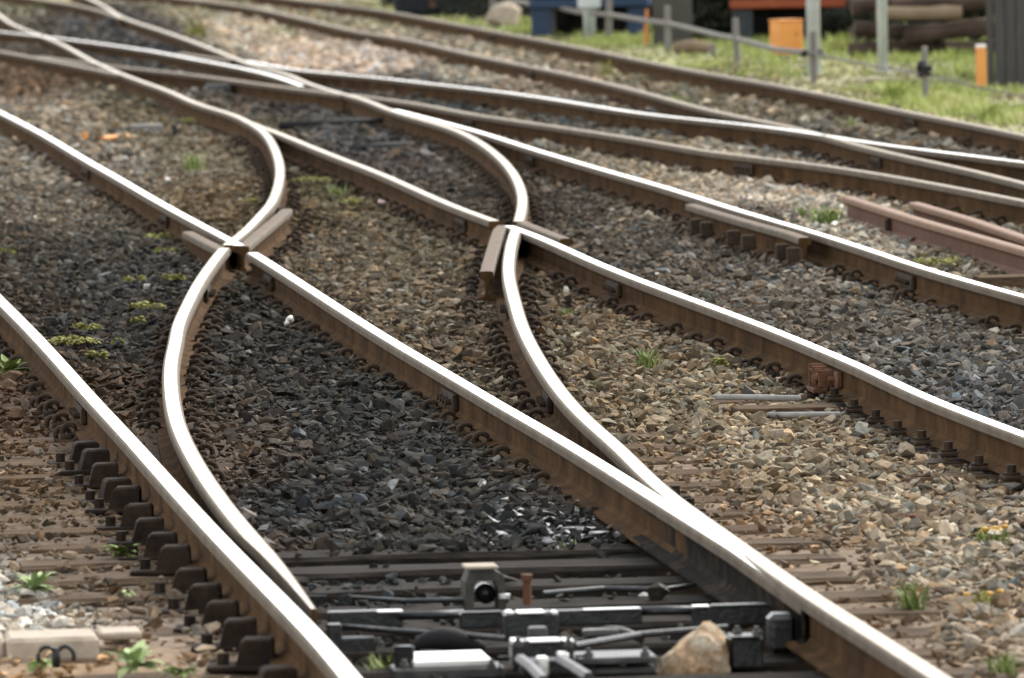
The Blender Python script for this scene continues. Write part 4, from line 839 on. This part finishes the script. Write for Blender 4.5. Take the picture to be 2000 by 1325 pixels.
# ------------------------------------------------------------------ vehicles, heap and added dark shrubs behind the verge
def trailer(px0, px1, base, label, body, skirt, sill, zs, name='trailer'):
    q = at((px0 + px1) / 2, base, ZG); s = F / q[1]; w = (px1 - px0) / s; e = empty(name, tuple(q), -.1, label, 'trailer')
    MB().box((0, 1.3, zs + .55), (w, 2.6, .9), .03).build('body', M[body], e)
    MB().box((0, 1.28, zs + .05), (w + .02, 2.62, .10), .012).build('sill', M[sill], e)
    MB().box((0, .9, .26), (w * .8, .12, .1), .01).build('axle', M['tyre'], e)
    MB().box((0, 1.5, zs / 2 + .02), (w * .72, 1.5, zs - .06), .03).build('chassis', M['tyre'], e)  # made deep and black to stand in for shade below the body
    for sx in (-1, 1):
        wh = MB(); wh.cyl((0, 0, 0), .30, .19, 24, 0, 'X').cyl((0, 0, 0), .25, .21, 24, 0, 'X'); wo = wh.build('wheel', M['tyre'], e, loc=(sx * w * .30, .9, .29)); MB().cyl((0, 0, 0), .13, .215, 14, 0, 'X').build('rim', M['grey'], wo)
        MB().box((sx * w * .41, .05, zs / 2 + .01), (w * .17, .03, zs - .03), .006).build('mud_flap', M[skirt], e)
    return e, w
trailer(1036, 1266, 73, 'blue trailer seen from its rear end behind the posts', 'blue', 'blue', 'blue', .36)
e, w = trailer(1428, 1672, 84, 'trailer with a red orange sill and grey flaps behind the orange box', 'dgrey', 'tarp', 'redsill', .40)
q = at(870, 33, ZG); sq = F / q[1]; e = empty('container', tuple(q), -.1, 'dark slate steel container with a small red lamp behind the leftmost posts', 'container')
wq = 200 / sq; mb = MB().box((0, 1.1, .6), (wq, 2.2, 1.1), .02)
for k in range(7): mb.box((-wq / 2 + .06 + k * (wq - .12) / 6, 0, .6), (.07, .05, 1.08), .012)
mb.build('body', M['slate'], e); MB().box((0, 1.1, .03), (wq * .96, 2.1, .07), .01).build('base_frame', M['tyre'], e)
MB().cyl((-.17, -.05, .17), .045, .03, 12, 0, 'Y').build('lamp', M['rust'], e); MB().box((-.17, -.03, .17), (.12, .03, .14), .01).build('lamp_bracket', M['tyre'], e)
q = at(1315, 92, ZG); e = empty('board', tuple(q), 0, 'upright grey brown board behind the rounded post', 'board')
MB().box((0, 0, .55), (.44, .06, 1.15), .01).build('panel', M['wallg'], e)
for sx in (-.2, .2): MB().box((sx, .05, .5), (.05, .05, 1.1), .006).build('batten', M['cast'], e)
stone_thing(990, 54, 100, 64, 'concrete', 'heap sized pale grey rock beside the blue trailer', 'boulder', 31, 'rock', 24)
q = at(1358, 105, ZG); single(MB().tube([tuple(q + np.array([-.22, .05, .06])), tuple(q + np.array([-.05, .0, .08])), tuple(q + np.array([.2, -.05, .055]))], [.07, .08, .055], 9), 'log', 'tanlog', q, 'short pinkish log lying in the grass by the rounded post', 'log', smooth=True)
q = at(1392, 112, ZG); single(MB().box(tuple(q + [0, 0, .07]), (.06, .06, .16), .01), 'stub_post', 'post', q, 'low stub post right of the short log', 'post')
stone_thing(1690, 162, 60, 16, 'concrete', 'flat pale stone lying in the grass near the slimmer pole', 'stone', 33)
q = at(1666, 100, ZG); single(MB().tube([tuple(q), tuple(q + [0, 0, .14]), tuple(q + [.01, 0, .26])], [.05, .042, .036], 8), 'stump', 'trunk', q, 'thin stump in front of the dark trunk', 'stump')
q = at(1686, 92, ZG); e = empty('tree', tuple(q + np.array([0, .5, 0])), 0, 'dark tree trunk rising left of the timber heap', 'tree')
MB().tube([(0, 0, -.05), (.01, 0, .5), (-.02, .02, 1.2), (.03, 0, 2.2)], [.085, .07, .062, .05], 10).build('trunk', M['trunk'], e, True)
V = []; Fc = []; rr = random.Random(9)
for k in range(1800):
    d = Vector((rr.gauss(0, 1), rr.gauss(0, 1), rr.gauss(0, .8))).normalized() * (rr.random() ** .4) * .8; c = Vector((0, 0, 2.5)) + d; o_ = len(V); a = Vector((rr.gauss(0, 1), rr.gauss(0, 1), rr.gauss(0, 1))).normalized() * .06; b = a.orthogonal().normalized() * .035
    V += [tuple(c - a), tuple(c + b), tuple(c + a), tuple(c - b)]; Fc.append((o_, o_ + 1, o_ + 2, o_ + 3))
MB().add(V, Fc).build('crown', M['bush'], e)
LG = [(1795, 26, .9, 0, .075, 'tanlog', 'tan log on top of the timber heap, left one'), (1905, 46, .7, .1, .06, 'tanlog', 'tan log on the timber heap beside the hut'), (1760, 60, 1.0, -.05, .085, 'brownpile', 'dark rotting log at mid height in the timber heap, left one'), (1850, 62, .9, .08, .09, 'brownpile', 'dark rotting log at mid height in the timber heap, middle one'),
      (1740, 92, .9, .05, .08, 'brownpile', 'dark rotting log at the bottom left of the timber heap'), (1830, 98, 1.1, -.06, .09, 'brownpile', 'dark rotting log at the bottom middle of the timber heap'), (1915, 96, .7, .06, .085, 'brownpile', 'dark rotting log at the bottom right of the timber heap'), (1860, 6, 1.3, .02, .1, 'brownpile', 'dark rotting log at the top of the timber heap'), (1745, 8, .9, .04, .09, 'brownpile', 'dark rotting log at the top left of the timber heap')]
for i, (px, py, L, tl, rad, m, lab) in enumerate(LG):
    Y0 = float(at(1830, 112, ZG)[1]) + .3 + (i % 3) * .12; c = atY(px, py, Y0); rr = random.Random(i)
    pts = [tuple(c + np.array([L * (t - .5), .1 * (t - .5), tl * (t - .5) + rr.uniform(-.012, .012)])) for t in np.linspace(0, 1, 6)]
    single(MB().tube(pts, [rad * rr.uniform(.85, 1.1) for _ in pts], 9), 'log', m, c, lab, 'log', 'logs in the timber heap')
def bush(px, Y, w, h, label, seed):  # shrubs added as dark backdrop, hiding bright ground in the gaps
    rr = random.Random(seed); X = float((px - 1000) / F * Y); V = []; Fc = []
    e = empty('shrub', (X, Y, ZG), 0, label, 'shrub', 'dark shrubs added as backdrop behind the verge')
    cl = [(rr.uniform(-.5, .5) * w, rr.uniform(-.3, .3) * w, rr.uniform(.15, .8) * h, rr.uniform(.22, .4) * min(w, h)) for _ in range(14)]
    for k in range(2600):
        cx, cy, cz, r0 = rr.choice(cl); d = Vector((rr.gauss(0, 1), rr.gauss(0, 1), rr.gauss(0, 1))).normalized() * r0 * (.55 + .5 * rr.random()); c = Vector((cx, cy, max(.02, cz))) + d; c.z = abs(c.z)
        a = Vector((rr.gauss(0, 1), rr.gauss(0, 1), rr.gauss(0, 1))).normalized() * .045; b = a.orthogonal().normalized() * .03; o_ = len(V)
        V += [tuple(c - a), tuple(c + b), tuple(c + a), tuple(c - b)]; Fc.append((o_, o_ + 1, o_ + 2, o_ + 3))
    MB().add(V, Fc).build('foliage', M['bush'], e)
    st = MB()
    for k in range(4): st.tube([(0, 0, 0), (rr.uniform(-.3, .3) * w, rr.uniform(-.2, .2) * w, h * .7)], [.03, .012], 5)
    st.build('stem', M['trunk'], e)
def yb(px, py): return float(at(px, py, ZG)[1])
for i, (px, Y, w, h, lab) in enumerate(((800, 127, 1.5, 1.3, 'dark shrub added as backdrop at the top behind the leftmost post'), (890, 121, 1.8, 1.3, 'dark shrub added as backdrop behind the dark slate trailer'), (1010, 110, 1.6, 1.3, 'dark shrub added as backdrop behind the pale rock heap'), (1160, 106, 1.8, 1.2, 'dark shrub added as backdrop behind the blue trailer'), (1300, 100, 1.5, 1.2, 'dark shrub added as backdrop behind the grey board'),
    (1395, yb(1395, 84), .62, .7, 'dark shrub added to fill the dark gap between the grey board and the red silled trailer'), (1560, 101, 1.7, 1.3, 'dark shrub added as backdrop behind the red silled trailer'), (1648, yb(1648, 84), .30, .36, 'small dark shrub added as dark fill under the right flap of the red silled trailer'), (1712, yb(1712, 92), .42, .6, 'dark shrub added as dark fill at the left foot of the timber heap'), (1820, yb(1820, 84), 1.4, 1.2, 'dark shrub added as backdrop behind the timber heap, left one'), (1915, yb(1915, 90), .9, 1.2, 'dark shrub added as backdrop behind the timber heap beside the hut'), (1475, yb(1475, 82), .3, .22, 'low dark shrub added as dark fill before the left flap of the red silled trailer'))): bush(px, Y, w, h, lab, 500 + i)
